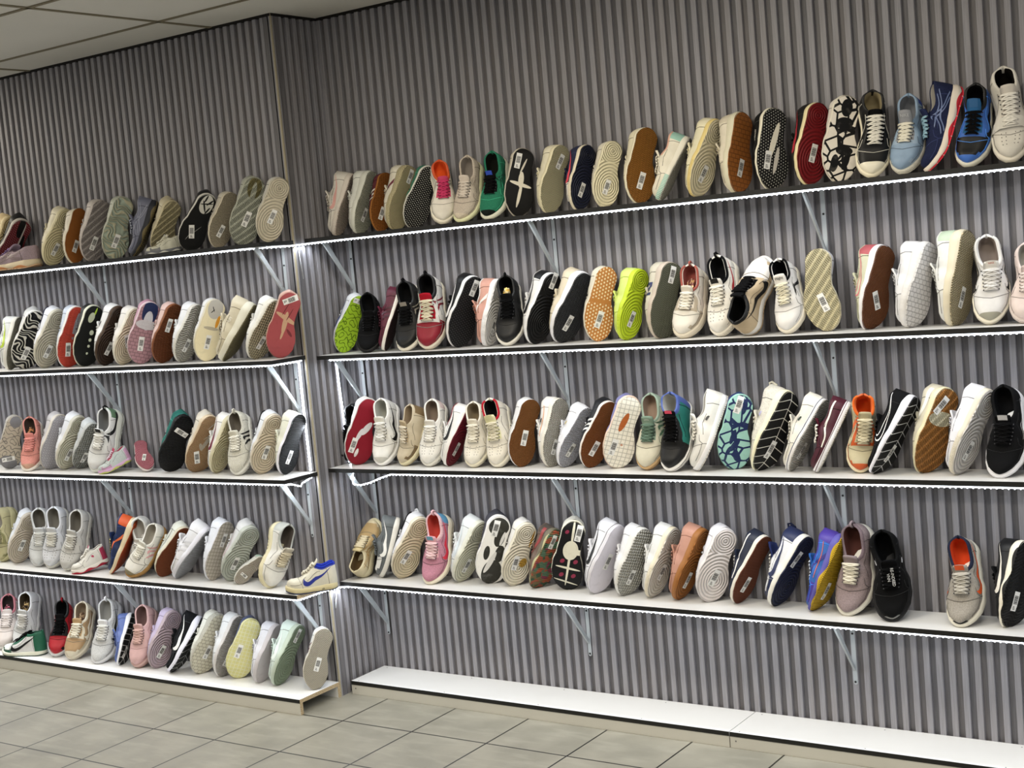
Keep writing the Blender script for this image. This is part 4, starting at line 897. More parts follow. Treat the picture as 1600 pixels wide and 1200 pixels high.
  dict(U='cfc8b4', U2='e4e2d8', pan='v', U3='b9b2a4', pan3='e', K=[('curve', 'e4e2da')], M='ddd6b4', MK='', O='9c6a34', O2='77491c', P='diag', BL=((0.19, 0.0, 0.025, 0.05, 0, 'dcd6ba'),), B=(0.235, -0.018, 0.5), zs=0.88),
  'cream and silver runner with orange-brown tread split by a cream arch, third shelf'),
 ('r3', (2.4016, -0.1168, 0.8901), (0.8125, -0.1837, -0.5531, -0.0104), 0.9139, 'court',
  dict(U='e6e6ec', M='ddd6c4', O='b9b5b2', B=(0.085, 0, 0.15), zs=0.88),
  'large plain white low sneaker with yellowed ribbed midsole, near the right end of third shelf'),
 ('r3', (2.5359, -0.1121, 0.8802), (0.5952, 0.3863, -0.3932, 0.5847), 0.9041, 'runner',
  dict(U='15161a', knit=1, T='15161a', LC='111114', LN='0e0f12', M='e6e6ea', MK='low', M2='15161a', K=[('line', 'c9c9cc')], badge='c3c3c6', zs=0.88),
  'black runner outlined with thin white piping, at the right end of third shelf'),
 ('r3', (2.6246, -0.085, 0.8872), (0.7437, 0.1678, -0.5408, 0.3553), 0.6702, 'court',
  dict(U='c9bda0', zs=0.88),
  'beige shoe just entering at the right edge on the third shelf'),
 ('r4', (0.0495, 0.0071, 0.6444), (0.6313, 0.2993, 0.429, -0.5726), 0.8023, 'runner',
  dict(U='d2c6a4', U2='b59a6c', pan='ev', T='c9b98e', LC='d9cdae', LN='5c4a30', M='cfc6a6', K=[('cross', 'b08f5a')]),
  'cream and tan trainer standing on its heel, corner end of the right-hand fourth shelf'),
 ('r4', (0.1499, -0.085, 0.4399), (0.769, 0.1764, -0.5437, 0.2861), 0.8216, 'court',
  dict(U='63686a', U2='e2e1dd', pan='v', K=[('tick', 'e6e6e2')], M='dcd9d0', O='6a6c68', P='lines', ST='3f4446'),
  'grey and white leather low sneaker seen side-on, second on the fourth shelf'),
 ('r4', (0.2288, -0.1025, 0.4449), (0.8191, -0.2453, -0.5143, -0.0658), 0.9079, 'court',
  dict(U='e6e6ea', collar='1b1c20', M='dad2c0', O='c3b79c', B=(0.105, -0.01, 0.2), tab='dcdcdc', K=[('dot', '26282c')], zs=0.88),
  'white low sneaker with a wide beige ringed sole and black collar edge, fourth shelf'),
 ('r4', (0.4058, -0.1034, 0.4328), (0.5691, 0.4172, -0.3565, 0.6123), 0.9101, 'runner',
  dict(U='c58a9c', knit=1, U2='e0b8bc', pan='c', U3='5f9cc0', pan3='h', T='dca9b0', LC='e6c3c6', LN='b3443c', M='e8dfc9', K=[('tick', 'd8394c')], tab='dfb3b9', badge='6aa3bd'),
  'pink and grey knit runner with coral tick and blue collar patch, fourth shelf'),
 ('r4', (0.5072, -0.085, 0.4418), (0.8392, -0.1298, -0.5281, 0.0064), 0.8753, 'court',
  dict(U='dfe3e4', M='d9dace', O='c3c2ae', B=(0.085, 0, 0.15), K=[('tick', 'cfd9df')]),
  'white and pale ice-blue low sneaker with creamy ringed sole, fourth shelf'),
 ('r4', (0.6388, -0.0855, 0.4402), (0.7574, -0.3025, -0.5327, -0.226), 0.9397, 'runner',
  dict(U='46464e', knit=1, M='e2e0de', O='dedcd8', O2='33322c', P='none', BL=((0.252, 0.0, 0.036, 0.04, 0, '33322c'), (0.205, 0.01, 0.036, 0.02, 0.1, '33322c'), (0.205, 0.022, 0.03, 0.006, 0.2, 'dedcd8'), (0.14, 0.022, 0.036, 0.019, 0.05, '33322c'), (0.055, 0.004, 0.058, 0.04, 0, '33322c'), (0.14, -0.03, 0.03, 0.012, 0, '33322c'), (0.1, -0.01, 0.05, 0.01, 0.35, 'dedcd8')), B=(0.245, -0.012, 0.1), zs=0.951),
  'white sole carrying large brown-black rubber pads, charcoal upper, fourth shelf'),
 ('r4', (0.7411, -0.085, 0.4437), (0.7925, -0.2604, -0.5345, -0.1355), 0.8614, 'court',
  dict(U='e4e2de', M='dcd6c4', M2='b98a3a', O='d2cbb8', BL=((0.115, 0.022, 0.022, 0.016, 0.2, 'b08a38'), (0.225, 0.03, 0.04, 0.005, 0.05, 'b5893c')), B=(0.11, -0.012, 0.0), zs=0.927),
  'white low sneaker with golden striped inserts on its ringed sole, fourth shelf'),
 ('r4', (0.8586, -0.0922, 0.4408), (0.8091, -0.2053, -0.5493, -0.0373), 0.8008, 'runner',
  dict(U='6d5a50', U2='a84c44', pan='e', U3='4e4640', pan3='h', M='6e6858', MK='low', M2='b9b58c', O='8f8c6e', P='multi', B=(0.235, -0.01, 0.1), K=[('curve', '8c3a3a')], zs=0.951),
  'old trainer with clear sole over red and green motley lining, fourth shelf'),
 ('r4', (0.9751, -0.0889, 0.4422), (0.7013, -0.3855, -0.5184, -0.3014), 0.8971, 'runner',
  dict(U='d8d6cc', M='ddd9c6', O='17171a', O2='17171a', P='blank', BL=((0.175, 0, 0.04, 0.03, 0, 'e0dcc8'), (0.12, 0.0, 0.1, 0.0045, 0, 'e0dcc8'), (0.25, 0.0, 0.05, 0.005, 0, 'e0dcc8'), (0.17, 0.02, 0.012, 0.05, 0.0, 'e0dcc8'), (0.1, 0.0, 0.0045, 0.05, 0.1, 'e0dcc8'), (0.04, 0.0, 0.0035, 0.05, 0.2, 'e0dcc8'), (0.25, -0.024, 0.009, 0.007, 0.7, '8a2f48'), (0.13, 0.026, 0.01, 0.008, 0.7, '8a2f48'), (0.128, -0.026, 0.01, 0.008, 0.7, '8a2f48'), (0.07, 0.026, 0.01, 0.008, 0.7, '8a2f48'), (0.07, -0.022, 0.01, 0.008, 0.7, '8a2f48')), B=(0.25, 0.022, 0.1), zs=0.975),
  'cream sole with black pads and dark pink diamonds, right of the motley clear sole'),
 ('r4', (1.1099, -0.102, 0.4438), (0.8139, -0.1882, -0.5496, -0.0117), 0.8987, 'court',
  dict(U='e4e4ea', K=[('tick', '1e2024')], M='d8d6dc', MK='line', M2='26262a', O='c6c2ca', P='blank', B=(0.14, 0, 0.1)),
  'white shoe with black tick and gold piping, lavender-grey sole, fourth shelf'),
 ('r4', (1.2265, -0.0981, 0.4435), (0.8016, -0.1936, -0.5645, -0.0365), 0.8469, 'chunky',
  dict(U='e4e4e6', M='dddcd8', O='cfcdc4', P='bumps', B=(0.085, 0, 0.15), zs=0.88),
  'white sneaker with knobbly off-white sole, left of the cream-rimmed pair on the fourth shelf'),
 ('r4', (1.3351, -0.0966, 0.4436), (0.8105, -0.1316, -0.5694, 0.0383), 0.8774, 'court',
  dict(U='e2e2e0', M='dfd6c0', O='bfbab0', B=(0.11, 0, 0.2), zs=0.88),
  'white leather low sneaker with creamy ribbed midsole, left of the tan suede one'),
 ('r4', (1.4396, -0.0986, 0.4431), (0.8194, -0.1188, -0.558, 0.0556), 0.888, 'court',
  dict(U='b98a78', M='9a6636', MK='', O='8a5626', LC='b08372', LN='8c6656', B=(0.085, 0, 0.15), ST='8e6656', zs=0.927),
  'tan-pink suede low sneaker with brown gum sole, fourth shelf'),
 ('r4', (1.5408, -0.1002, 0.4451), (0.7601, -0.3162, -0.543, -0.1654), 0.8948, 'court',
  dict(U='e4e3e8', M='dfdcdc', O='d6cfcc', B=(0.1, 0, 0.2), zs=0.904),
  'large white ringed sole standing right of the tan suede sneaker, fourth shelf'),
 ('r4', (1.6448, -0.0884, 0.4441), (0.8342, -0.1717, -0.5239, -0.013), 0.8606, 'skate',
  dict(U='252b3c', K=[('wave', 'e2e0dc')], M='dfdbd0', O='6e3a22', O2='4e2412', P='waffle', LC='e2e0dc', B=(0.085, 0, 0.15), zs=0.881),
  'navy skate shoe with white wavy stripe and reddish-brown sole, fourth shelf'),
 ('r4', (1.7823, -0.0893, 0.4422), (0.842, -0.1534, -0.5172, -0.0071), 0.8923, 'court',
  dict(U='e0e1e4', U2='262f52', pan='hctg', K=[('tick', '262f52')], M='e6e4dc', MK='', O='161d38', LC='e6e3da', T='27305a', tongue=0.05, TX=[('NIKE', 0.018, 0.012)], TXC='f0f0f0', B=(0.2, -0.02, 0.3), tab='1d2238'),
  'navy and white sneaker with navy ringed sole and capital letters on its strap, fourth shelf'),
 ('r4', (1.9293, -0.1026, 0.4385), (0.8242, -0.1125, -0.5545, 0.0233), 0.9009, 'runner',
  dict(U='2f5fa8', U2='4a3a96', pan='hcg', U3='3a3f9c', pan3='v', K=[('slash', '33307c'), ('line', 'c9603c')], M='5a55a0', MK='low', M2='c3a02c', O='c9a52a', O2='a8861c', P='lines', LC='d8e0ea', B=(0.085, 0, 0.15), zs=0.88),
  'blue and purple basketball shoe with mustard-yellow sole, fourth shelf'),
 ('r4', (2.0409, -0.085, 0.4352), (0.6017, 0.4148, -0.4136, 0.5429), 0.9721, 'runner',
  dict(U='9c8c8e', knit=1, U2='7c6c72', pan='c', T='8c7f80', LC='dcd5c3', LN='4a2c26', M='e0dccf', tongue=0.028, tab='8a7c80', zs=0.88),
  'mauve-grey mesh runner with cream midsole and cream laces, fourth shelf'),
 ('r4', (2.186, -0.1072, 0.4349), (0.4501, 0.4385, -0.3573, 0.691), 0.9352, 'runner',
  dict(U='0f1013', knit=1, T='0f1013', LC='0c0d0f', LN='08090b', M='17181c', K=[('dot', 'c9c9cc')], lacetext='RE-INDEED\nVNN', TXC='d0d0d0', bumper='8c8c8a', ST='2a2b2e'),
  'all-black runner with white lettering along the laces and grey toe bumper, fourth shelf'),
 ('r4', (2.4004, -0.1142, 0.4326), (0.5764, 0.3535, -0.3822, 0.6298), 0.8969, 'runner',
  dict(U='a9a39a', knit=1, U2='23283c', pan='c', T='9a948c', LC='bdb8ae', LN='c2441f', M='e4dfcf', K=[('tick', 'e05a28')], bumper='1b1c1e', badge='e05a28'),
  'light grey mesh runner with orange tick and navy collar, alone on the fourth shelf'),
 ('r4', (2.5325, -0.1245, 0.4462), (0.7243, -0.2644, -0.6341, -0.0586), 0.8681, 'runner',
  dict(U='1d1e21', K=[('tick', 'dedad0')], M='e6e0d0', MK='low', M2='1b1c1f', O='16171a', O2='2c2d31', P='wave', B=(0.09, -0.01, 0.05)),
  'black shoe with white tick and black ribbed sole, right end of the fourth shelf'),
 ('l1', (-1.7057, -0.3116, 1.7676), (0.8224, -0.0501, -0.5662, 0.0238), 0.86, 'court',
  dict(U='d6c196', M='d8c8a0', O='c9b488'),
  'pale cream shoe half cut off by the left edge, on the left-wall top shelf'),
 ('l1', (-1.6665, -0.3233, 1.7618), (0.8876, -0.1638, -0.4248, -0.0703), 0.919, 'runner',
  dict(U='1b1a1c', M='c3beb8', O='5c1a22', O2='8c8580', P='specks', BL=((0.25, 0.0, 0.05, 0.018, 0, '161618'), (0.13, 0.022, 0.09, 0.012, 0, '161618'), (0.2, 0.012, 0.08, 0.0035, 0.05, 'bdb8b2')), zs=0.88),
  'black shoe with dark red and silver sole, leaning right behind the lying lilac shoe'),
 ('l1', (-1.3186, -0.351, 1.7709), (0.8127, -0.1269, -0.5636, 0.0766), 0.863, 'court',
  dict(U='d9d2ba', M='d2caa8', MK='', O='c2b996', B=(0.085, 0, 0.15)),
  'cream ringed sole, first upright shoe right of the lying lilac runner'),
 ('l1', (-1.1615, -0.351, 1.7739), (0.6935, -0.149, -0.7012, 0.072), 0.8061, 'skate',
  dict(U='d6d0c2', M='d2ccb8', O='7a4a1e', P='blank', B=(0.085, 0, 0.15)),
  'chestnut-brown smooth sole with white rim, top shelf of left wall'),
 ('l1', (-1.0553, -0.351, 1.7718), (0.77, -0.1684, -0.6152, 0.0146), 0.8798, 'court',
  dict(U='bdb6b2', K=[('folds', '9c9690')], M='b3aba6', MK='', O='9c9594', P='diag', B=(0.085, 0, 0.15)),
  'grey-lilac sole with crossing grooves, top shelf of left wall'),
 ('l1', (-0.9148, -0.351, 1.7696), (0.771, -0.2263, -0.5916, -0.0659), 0.8791, 'runner',
  dict(U='b0b5a8', M='b9bcae', O='8f9a8c', O2='b7b49a', P='zebra', B=(0.085, 0, 0.15)),
  'grey-green sole with flowing wave grooves, top shelf of left wall'),
 ('l1', (-0.7522, -0.351, 1.7609), (0.7899, 0.1558, -0.5032, 0.314), 0.8229, 'runner',
  dict(U='6e7184', K=[('cross', '8c90a2')], M='2a2c34', MK='low', M2='6a5f40', O='6a5f40', P='lines', LC='9aa0ae'),
  'slate-blue side-on trainer with black midsole edge, top shelf of left wall'),
 ('l1', (-0.6827, -0.3072, 1.763), (0.8569, -0.153, -0.4866, -0.0743), 0.8039, 'runner',
  dict(U='c6bda2', M='c2b898', O='b0a684', O2='8f8664', P='diag', B=(0.085, 0, 0.15), zs=0.951),
  'stone-beige worn sole standing behind the small lying grey trainer'),
 ('l1', (-0.481, -0.351, 1.77), (0.8322, -0.3006, -0.4589, -0.0802), 0.8391, 'runner',
  dict(U='26272a', M='d6d4cc', O='131416', O2='d0cfc8', P='none', BL=((0.245, 0.0, 0.045, 0.03, 0, 'c9c8c0'), (0.26, 0.012, 0.02, 0.004, 0.6, '131416'), (0.235, -0.006, 0.03, 0.004, -0.5, '131416'), (0.22, 0.015, 0.02, 0.004, 0.3, '131416'), (0.27, -0.01, 0.018, 0.004, 0.2, '131416'), (0.25, 0.0, 0.03, 0.003, 1.2, '131416'), (0.1, 0.0, 0.045, 0.0012, 0.5, '9a9a96'), (0.08, -0.015, 0.03, 0.0012, 0.2, '9a9a96')), B=(0.1, -0.01, -0.4)),
  'black sole with white squiggle heel, leaning right on the left-wall top shelf'),
 ('l1', (-0.3096, -0.351, 1.7728), (0.7748, -0.2225, -0.5915, 0.0163), 0.7482, 'court',
  dict(U='c3bdb0', M='c6bda8', MK='', O='b3a994', P='lines', B=(0.085, 0, 0.15), zs=0.975),
  'pale beige fine-ribbed sole, between the squiggle heel and the olive clear heel'),
 ('l1', (-0.1795, -0.351, 1.7691), (0.7835, -0.2697, -0.5487, -0.1109), 0.8953, 'runner',
  dict(U='a8aaa0', M='a9ab9c', O='a3a698', O2='8c9080', P='diag', BL=((0.25, 0.0, 0.046, 0.03, 0, '77704c'), (0.225, 0.0, 0.05, 0.011, 0, 'b3b5a6')), B=(0.115, 0, 0.15)),
  'clear grey sole with an olive horseshoe heel, second from the right on left-wall top shelf'),
 ('l1', (-0.0443, -0.351, 1.7724), (0.7696, -0.2616, -0.5778, -0.0737), 0.8334, 'court',
  dict(U='d2d0c8', U2='26262a', pan='c', M='c9c3b2', MK='', O='beb6a2', B=(0.115, 0.0, 0.15)),
  'ivory ringed sole with black heel edge, last on the top shelf of the left wall'),
 ('l2', (-1.6726, -0.351, 1.3369), (0.7255, 0.016, -0.6445, 0.2409), 0.8107, 'court',
  dict(U='dcdedc', K=[('tick', 'a9bf3a')], M='dad8cf', O='8f8c7c', P='lines'),
  'white shoe with lime-green tick, first on the left-wall second shelf'),
 ('l2', (-1.605, -0.351, 1.332), (0.8177, -0.2363, -0.5197, -0.0736), 0.942, 'runner',
  dict(U='c9c9c6', M='dcdad4', O='121316', O2='d4d1c6', P='zebra', B=(0.085, 0, 0.15)),
  'black and white zebra-grooved sole, left-wall second shelf'),
 ('l2', (-1.4533, -0.351, 1.3357), (0.8192, -0.1501, -0.5527, 0.0321), 0.9191, 'court',
  dict(U='dddfe4', collar='26283a', M='c3bfb0', MK='', O='aca797', B=(0.085, 0, 0.15), zs=0.975),
  'grey-beige ringed sole with navy-edged white upper, right of the zebra sole'),
 ('l2', (-1.2874, -0.351, 1.3343), (0.7732, -0.1741, -0.6097, -0.0077), 0.903, 'runner',
  dict(U='c3cbd6', M='e0ded8', O='d8503f', O2='c03f30', P='lines', BL=((0.2, 0.0, 0.065, 0.009, 0.05, 'bdb9c2'), (0.155, 0.0, 0.008, 0.04, 0, 'd8503f')), B=(0.085, -0.012, -0.2)),
  'bright coral-red sole, left-wall second shelf'),
 ('l2', (-1.1786, -0.351, 1.3345), (0.7753, -0.1896, -0.6019, -0.0257), 0.9014, 'runner',
  dict(U='1f2220', M='d8d8c4', O='131512', O2='c9cfb0', P='none', BL=((0.255, 0.0, 0.03, 0.004, 0.3, '9cb83a'), (0.235, -0.012, 0.025, 0.014, 0.2, 'b9bfa4'), (0.165, 0.004, 0.012, 0.01, 0, 'c9cfb8'), (0.13, 0.004, 0.008, 0.007, 0, 'c9cfb8'), (0.1, 0.004, 0.007, 0.006, 0, 'c9cfb8'), (0.065, 0.004, 0.006, 0.005, 0, 'c9cfb8')), zs=0.951),
  'black sole with pale lobes and a lime heel line, left-wall second shelf'),
 ('l2', (-1.0486, -0.351, 1.3357), (0.8078, -0.1164, -0.5724, 0.0791), 0.8834, 'court',
  dict(U='e0e0de', M='43301f', MK='', O='33241a', B=(0.085, 0, 0.15), K=[('dot', '1b1c20')]),
  'white low sneaker with dark chocolate sole, left-wall second shelf'),
 ('l2', (-0.9365, -0.351, 1.3367), (0.7919, -0.1375, -0.5902, 0.0759), 0.8332, 'court',
  dict(U='dedad4', M='d8d2c4', M2='a8843a', O='c6bba4', BL=((0.12, 0.015, 0.026, 0.014, 0.6, '8c6a34'), (0.23, 0.03, 0.035, 0.005, 0.05, 'a8843a')), B=(0.12, -0.008, -0.5), zs=0.975),
  'off-white shoe with mustard-trimmed sole and string tag, left-wall second shelf'),
 ('l2', (-0.8364, -0.351, 1.337), (0.7785, -0.2558, -0.5664, -0.088), 0.8967, 'court',
  dict(U='b98a9c', M='cdb9bb', MK='', O='9c7880', O2='c0a3a9', P='blocks', BL=((0.245, 0.0, 0.06, 0.034, 0, '1f2a50'), (0.205, 0.0, 0.045, 0.02, 0, 'c9c9cf'), (0.185, 0.0, 0.022, 0.05, 0, 'c6c3c6')), B=(0.095, -0.005, -0.1), zs=0.975),
  'mauve sole with navy toothed heel and clear arch, left-wall second shelf'),
 ('l2', (-0.6978, -0.351, 1.3368), (0.7916, -0.1797, -0.5836, 0.023), 0.8415, 'court',
  dict(U='d0b3ac', M='7c4826', MK='', O='6b3a1c', P='lines', B=(0.185, -0.015, 0.0)),
  'cinnamon-brown sole with pale pink upper, left-wall second shelf'),
 ('l2', (-0.576, -0.351, 1.3364), (0.799, -0.1304, -0.5803, 0.0888), 0.8219, 'court',
  dict(U='dfe0e2', M='d2d0c8', MK='blockrib', O='b0ada4', P='wave', B=(0.085, 0, 0.15)),
  'white sneaker with light grey grooved sole, beside the cinnamon-brown sole'),
 ('l2', (-0.4465, -0.351, 1.3371), (0.7606, -0.2357, -0.6022, -0.0562), 0.8471, 'court',
  dict(U='dcdcdc', U2='22242a', pan='c', M='cfc9b6', MK='', O='d6ccab', O2='bdb59a', P='blank', BL=((0.25, 0.0, 0.05, 0.036, 0, 'bdb9b0'), (0.19, 0.024, 0.03, 0.008, 0.1, 'd8952c'), (0.155, 0.0, 0.008, 0.035, 0, 'b9b09a'), (0.235, -0.01, 0.012, 0.002, 0.7, '222222'), (0.245, -0.008, 0.014, 0.002, -0.5, '222222')), B=(0.09, 0.0, 0.0)),
  'pale sole with an orange flash and small dark heel emblem, left-wall second shelf'),
 ('l2', (-0.3051, -0.363, 1.3272), (0.8639, 0.0735, -0.4563, 0.2003), 0.8655, 'chunky',
  dict(U='cfc6ae', U2='d9d2c0', pan='e', M='dcd9c8', O='88805c', P='zigzag', K=[('text:FILA', 'efece2')], ts=0.62, tw=0.05, trev=1),
  'cream chunky runner with four side letters and olive tread, left-wall second shelf'),
 ('l2', (-0.1671, -0.3534, 1.3351), (0.8333, -0.1382, -0.531, 0.0676), 0.8312, 'chunky',
  dict(U='e6e6e2', M='e2e0d6', MK='blockrib', O='c0b79c', P='bumps', B=(0.085, 0, 0.15), zs=0.88),
  'white chunky sneaker with knobbly ivory sole, beside the rose-pink sole'),
 ('l2', (-0.0511, -0.351, 1.3354), (0.7601, -0.3172, -0.5438, -0.161), 0.8758, 'runner',
  dict(U='c9a99c', M='c9a090', MK='', O='96484c', O2='c9a48c', P='none', BL=((0.16, 0.0, 0.05, 0.01, 0, 'c6a184'), (0.18, 0.0, 0.01, 0.05, 0.4, 'c6a184'), (0.115, 0.0, 0.03, 0.005, 0.1, 'c6a184'), (0.2, 0.012, 0.03, 0.0022, 0.3, '77343a'), (0.22, -0.01, 0.03, 0.0022, 0.3, '77343a'), (0.12, 0.028, 0.006, 0.02, 0.8, '77343a')), B=(0.262, 0.0, 1.0), zs=0.951),
  'rose-pink lobed sole with sticker across its heel, last on the left-wall second shelf'),
 ('l3', (-1.7887, -0.3557, 0.8887), (0.7389, -0.2637, -0.6136, -0.0891), 0.8312, 'runner',
  dict(U='b9b4ac', M='b5b0a6', O='a59c8c', O2='77736c', P='maze', BL=((0.03, 0.0, 0.045, 0.05, 0, '77777a'), (0.26, 0, 0.03, 0.03, 0, '77777a')), B=(0.055, 0.0, 1.2)),
  'grey marbled sole with wide sticker across the toe, first on the left-wall third shelf'),
 ('l3', (-1.6036, -0.3576, 0.8763), (0.4081, 0.4488, -0.2372, 0.7588), 0.8211, 'runner',
  dict(U='dc968c', knit=1, T='d88c84', LC='dd948c', LN='4a3f38', M='e4ddd4', pan='t', U2='c9a08a'),
  'salmon-pink knit trainer with pink laces, left-wall third shelf'),
 ('l3', (-1.5051, -0.3448, 0.8851), (0.7978, -0.1703, -0.5784, -0.0021), 0.8637, 'runner',
  dict(U='c3c0c0', M='cfc9bd', O='a3a1a6', P='squares'),
  'grey-lilac sole moulded in small squares, right of the salmon-pink trainer'),
 ('l3', (-1.409, -0.3406, 0.8869), (0.8329, -0.1109, -0.539, 0.0578), 0.8711, 'court',
  dict(U='dddfe3', M='c9c6ba', MK='', O='b0ad9c', B=(0.085, 0, 0.15), zs=0.951),
  'white shoe with stone-grey ringed sole, between squares sole and grey knit sole'),
 ('l3', (-1.3384, -0.3081, 0.8803), (0.8671, -0.1328, -0.4777, -0.0485), 0.8003, 'runner',
  dict(U='ccd0d2', M='bdbfbd', O='a9aaa6', P='bumps', B=(0.085, 0, 0.15), zs=0.88),
  'light grey fine-textured sole with sticker, in front of the white and black trainer'),
 ('l3', (-1.1458, -0.3531, 0.882), (0.5674, 0.4875, -0.2957, 0.5942), 0.9343, 'chunky',
  dict(U='d6d7d6', K=[('curve', '1b1c1e')], U2='5c7a5e', pan='h', T='cfd0cf', LC='e0dfda', LN='6f6f6e', M='d4d6ce', tab='26262a', badge='1b1c1e', zs=0.904),
  'white trainer with black curved panel and green heel, left-wall third shelf'),
 ('l3', (-0.7432, -0.3417, 0.8839), (0.8249, -0.2432, -0.5034, -0.0839), 0.8808, 'runner',
  dict(U='2f6f66', knit=1, M='17181a', O='111214', O2='2a2a2c', P='lines', B=(0.215, 0, -1.2)),
  'jet-black waffle sole with a teal upper peeping out, left-wall third shelf'),
 ('l3', (-0.5905, -0.3361, 0.8828), (0.8312, -0.2049, -0.513, -0.0626), 0.8694, 'runner',
  dict(U='d2cbbd', M='c9b79c', MK='', O='ae8c68', O2='cfc6b4', P='waffle', BL=((0.16, 0.006, 0.04, 0.009, 0.3, 'c9c0b0'), (0.2, 0.012, 0.03, 0.003, 0.8, 'c9c0b0'), (0.14, -0.01, 0.02, 0.008, -0.5, 'c9c0b0'), (0.25, 0.008, 0.025, 0.0025, 0.6, 'c9c0b0')), B=(0.085, -0.012, -0.4)),
  'tan sole with scalloped cream gap, mid left-wall third shelf'),
 ('l3', (-0.4593, -0.3367, 0.887), (0.8111, -0.0623, -0.5722, 0.1036), 0.8262, 'court',
  dict(U='e0dfdc', K=[('tick', '6a2438')], M='c9c3a8', MK='', O='b3aa8a', zs=0.88),
  'white shoe with maroon tick and ivory ringed sole, left of the three-barred trainer'),
 ('l3', (-0.3045, -0.3457, 0.8848), (0.4864, 0.3946, -0.3712, 0.6855), 0.8562, 'court',
  dict(U='d4d2c6', knit=1, K=[('bars', '131416')], T='cfccbf', LC='e0ddd2', LN='5f584e', M='dddcd4', tab='c9c6ba', zs=0.88),
  'off-white trainer with three black bars on the side, left-wall third shelf'),
 ('l3', (-0.2218, -0.3392, 0.8881), (0.8082, -0.2105, -0.5479, -0.0476), 0.8466, 'court',
  dict(U='dcdfe4', collar='26282e', M='cbc3b3', MK='', O='bdb09a', B=(0.11, 0.0, 0.05)),
  'cream ringed sole on white shoe with navy collar, left of the glossy black sole'),
 ('l3', (-0.0912, -0.3339, 0.8878), (0.8008, -0.0984, -0.5874, 0.0634), 0.8306, 'skate',
  dict(U='dcdccc', M='e0dfe8', O='0f1012', P='lines', B=(0.085, 0, 0.1)),
  'white sneaker with glossy black sole, last on the left-wall third shelf'),
 ('l4', (-1.9468, -0.296, 0.4456), (0.5383, 0.4778, -0.4185, 0.5538), 0.8504, 'chunky',
  dict(U='b9b38c', U2='8c8a60', pan='ge', M='bdb78e'),
  'olive-cream runner cut by the left edge on the left-wall fourth shelf'),
 ('l4', (-1.8259, -0.3474, 0.45), (0.819, -0.1781, -0.5454, 0.0139), 0.8556, 'court',
  dict(U='dcdee2', M='c3bbae', MK='', O='b5ab9c', B=(0.11, 0, 0.05)),
  'beige ringed sole of a white shoe, first full one on the left-wall fourth shelf'),
 ('l4', (-1.6519, -0.331, 0.4457), (0.3547, 0.5554, -0.2357, 0.7143), 0.8831, 'court',
  dict(U='d0d2d3', T='cfd1d2', LC='d6d6d2', LN='6c6860', M='cfcfcf'),
  'plain white low sneaker squeezed between beige ringed sole and a perforated-toe shoe, left wall'),
 ('l4', (-1.542, -0.3437, 0.445), (0.4605, 0.5108, -0.2872, 0.6667), 0.9211, 'court',
  dict(U='d4d6dc', T='d0d2d6', LC='d4d2ca', LN='77736a', M='d0cec6', holes=1),
  'white low sneaker with perforated toe, first of two alike, the left one'),
 ('l4', (-1.4111, -0.3615, 0.4445), (0.5211, 0.5054, -0.2547, 0.6389), 0.9095, 'court',
  dict(U='c6c5c2', T='c4c3bf', LC='cbc9c2', LN='6c675e', M='c3c1b9', holes=1),
  'greyish-white low sneaker with perforated toe leaning right, the right one of two alike'),
 ('l4', (-1.0209, -0.296, 0.4474), (0.3685, 0.6127, -0.2855, 0.6381), 0.8199, 'court',
  dict(U='d8d8d4', T='d4d4ce', M='d8d6d0', zs=0.88),
  'white sneaker mostly hidden behind the pink-barred one, fourth shelf of left wall'),
 ('l4', (-1.123, -0.3498, 0.438), (0.8397, 0.1389, -0.484, 0.2035), 0.9125, 'runner',
  dict(U='1f2c50', K=[('slash', 'd86a3c')], M='d8c8a8', O='b0481e', P='lines', LC='9c9468', U2='c9562a', pan='h', zs=0.88),
  'navy and orange shoe with rust sole, standing behind the lying pink-tagged shoe'),
 ('l4', (-0.9778, -0.389, 0.446), (0.678, 0.4717, -0.2065, 0.5245), 0.8488, 'court',
  dict(U='dedcd4', K=[('bars', 'cf9c9c')], U2='8c8468', pan='t', T='d8d6cd', LC='dedbd0', LN='9c968a', M='9c7844', MK='', O='8c6a38', zs=0.88),
  'white shoe with three pink bars, suede toe and gum midsole, leaning far right'),
 ('l4', (-0.8373, -0.3615, 0.4528), (0.8412, -0.2338, -0.4862, 0.0368), 0.8272, 'skate',
  dict(U='d8dacf', K=[('line', '1b1c20')], M='cfc9b4', O='7c4020', O2='5c2c14', P='waffle'),
  'reddish-brown hatched sole with white upper and black line, left-wall fourth shelf'),
 ('l4', (-0.7296, -0.3599, 0.4454), (0.8852, -0.0195, -0.433, 0.1687), 0.888, 'court',
  dict(U='dfdfe3', K=[('bars', 'c9c9ce')], M='d8d8e0', O='b0b2b6', P='lines'),
  'plain white cupsole sneaker with faint side bars, left-wall fourth shelf'),
 ('l4', (-0.549, -0.3456, 0.4506), (0.7961, -0.1267, -0.5883, 0.0637), 0.8586, 'skate',
  dict(U='dcdfe6', M='d6d8e0', MK='', O='aaa499', O2='8c877c', P='grid', B=(0.2, 0, 0.05), zs=0.927),
  'white shoe with greige tile-grooved sole, left-wall fourth shelf'),
 ('l4', (-0.4538, -0.3427, 0.4498), (0.8486, -0.2182, -0.4805, -0.0375), 0.8882, 'court',
  dict(U='cfcfcf', K=[('tick', 'b7a8a8')], M='b3b7ae', MK='rib', O='a3a89e', B=(0.1, -0.01, 0.0)),
  'grey-white shoe with cloudy grey ringed sole, leaning right, left-wall fourth shelf'),
 ('l4', (-0.221, -0.3581, 0.448), (0.2017, 0.7059, 0.0289, 0.6784), 0.8839, 'court',
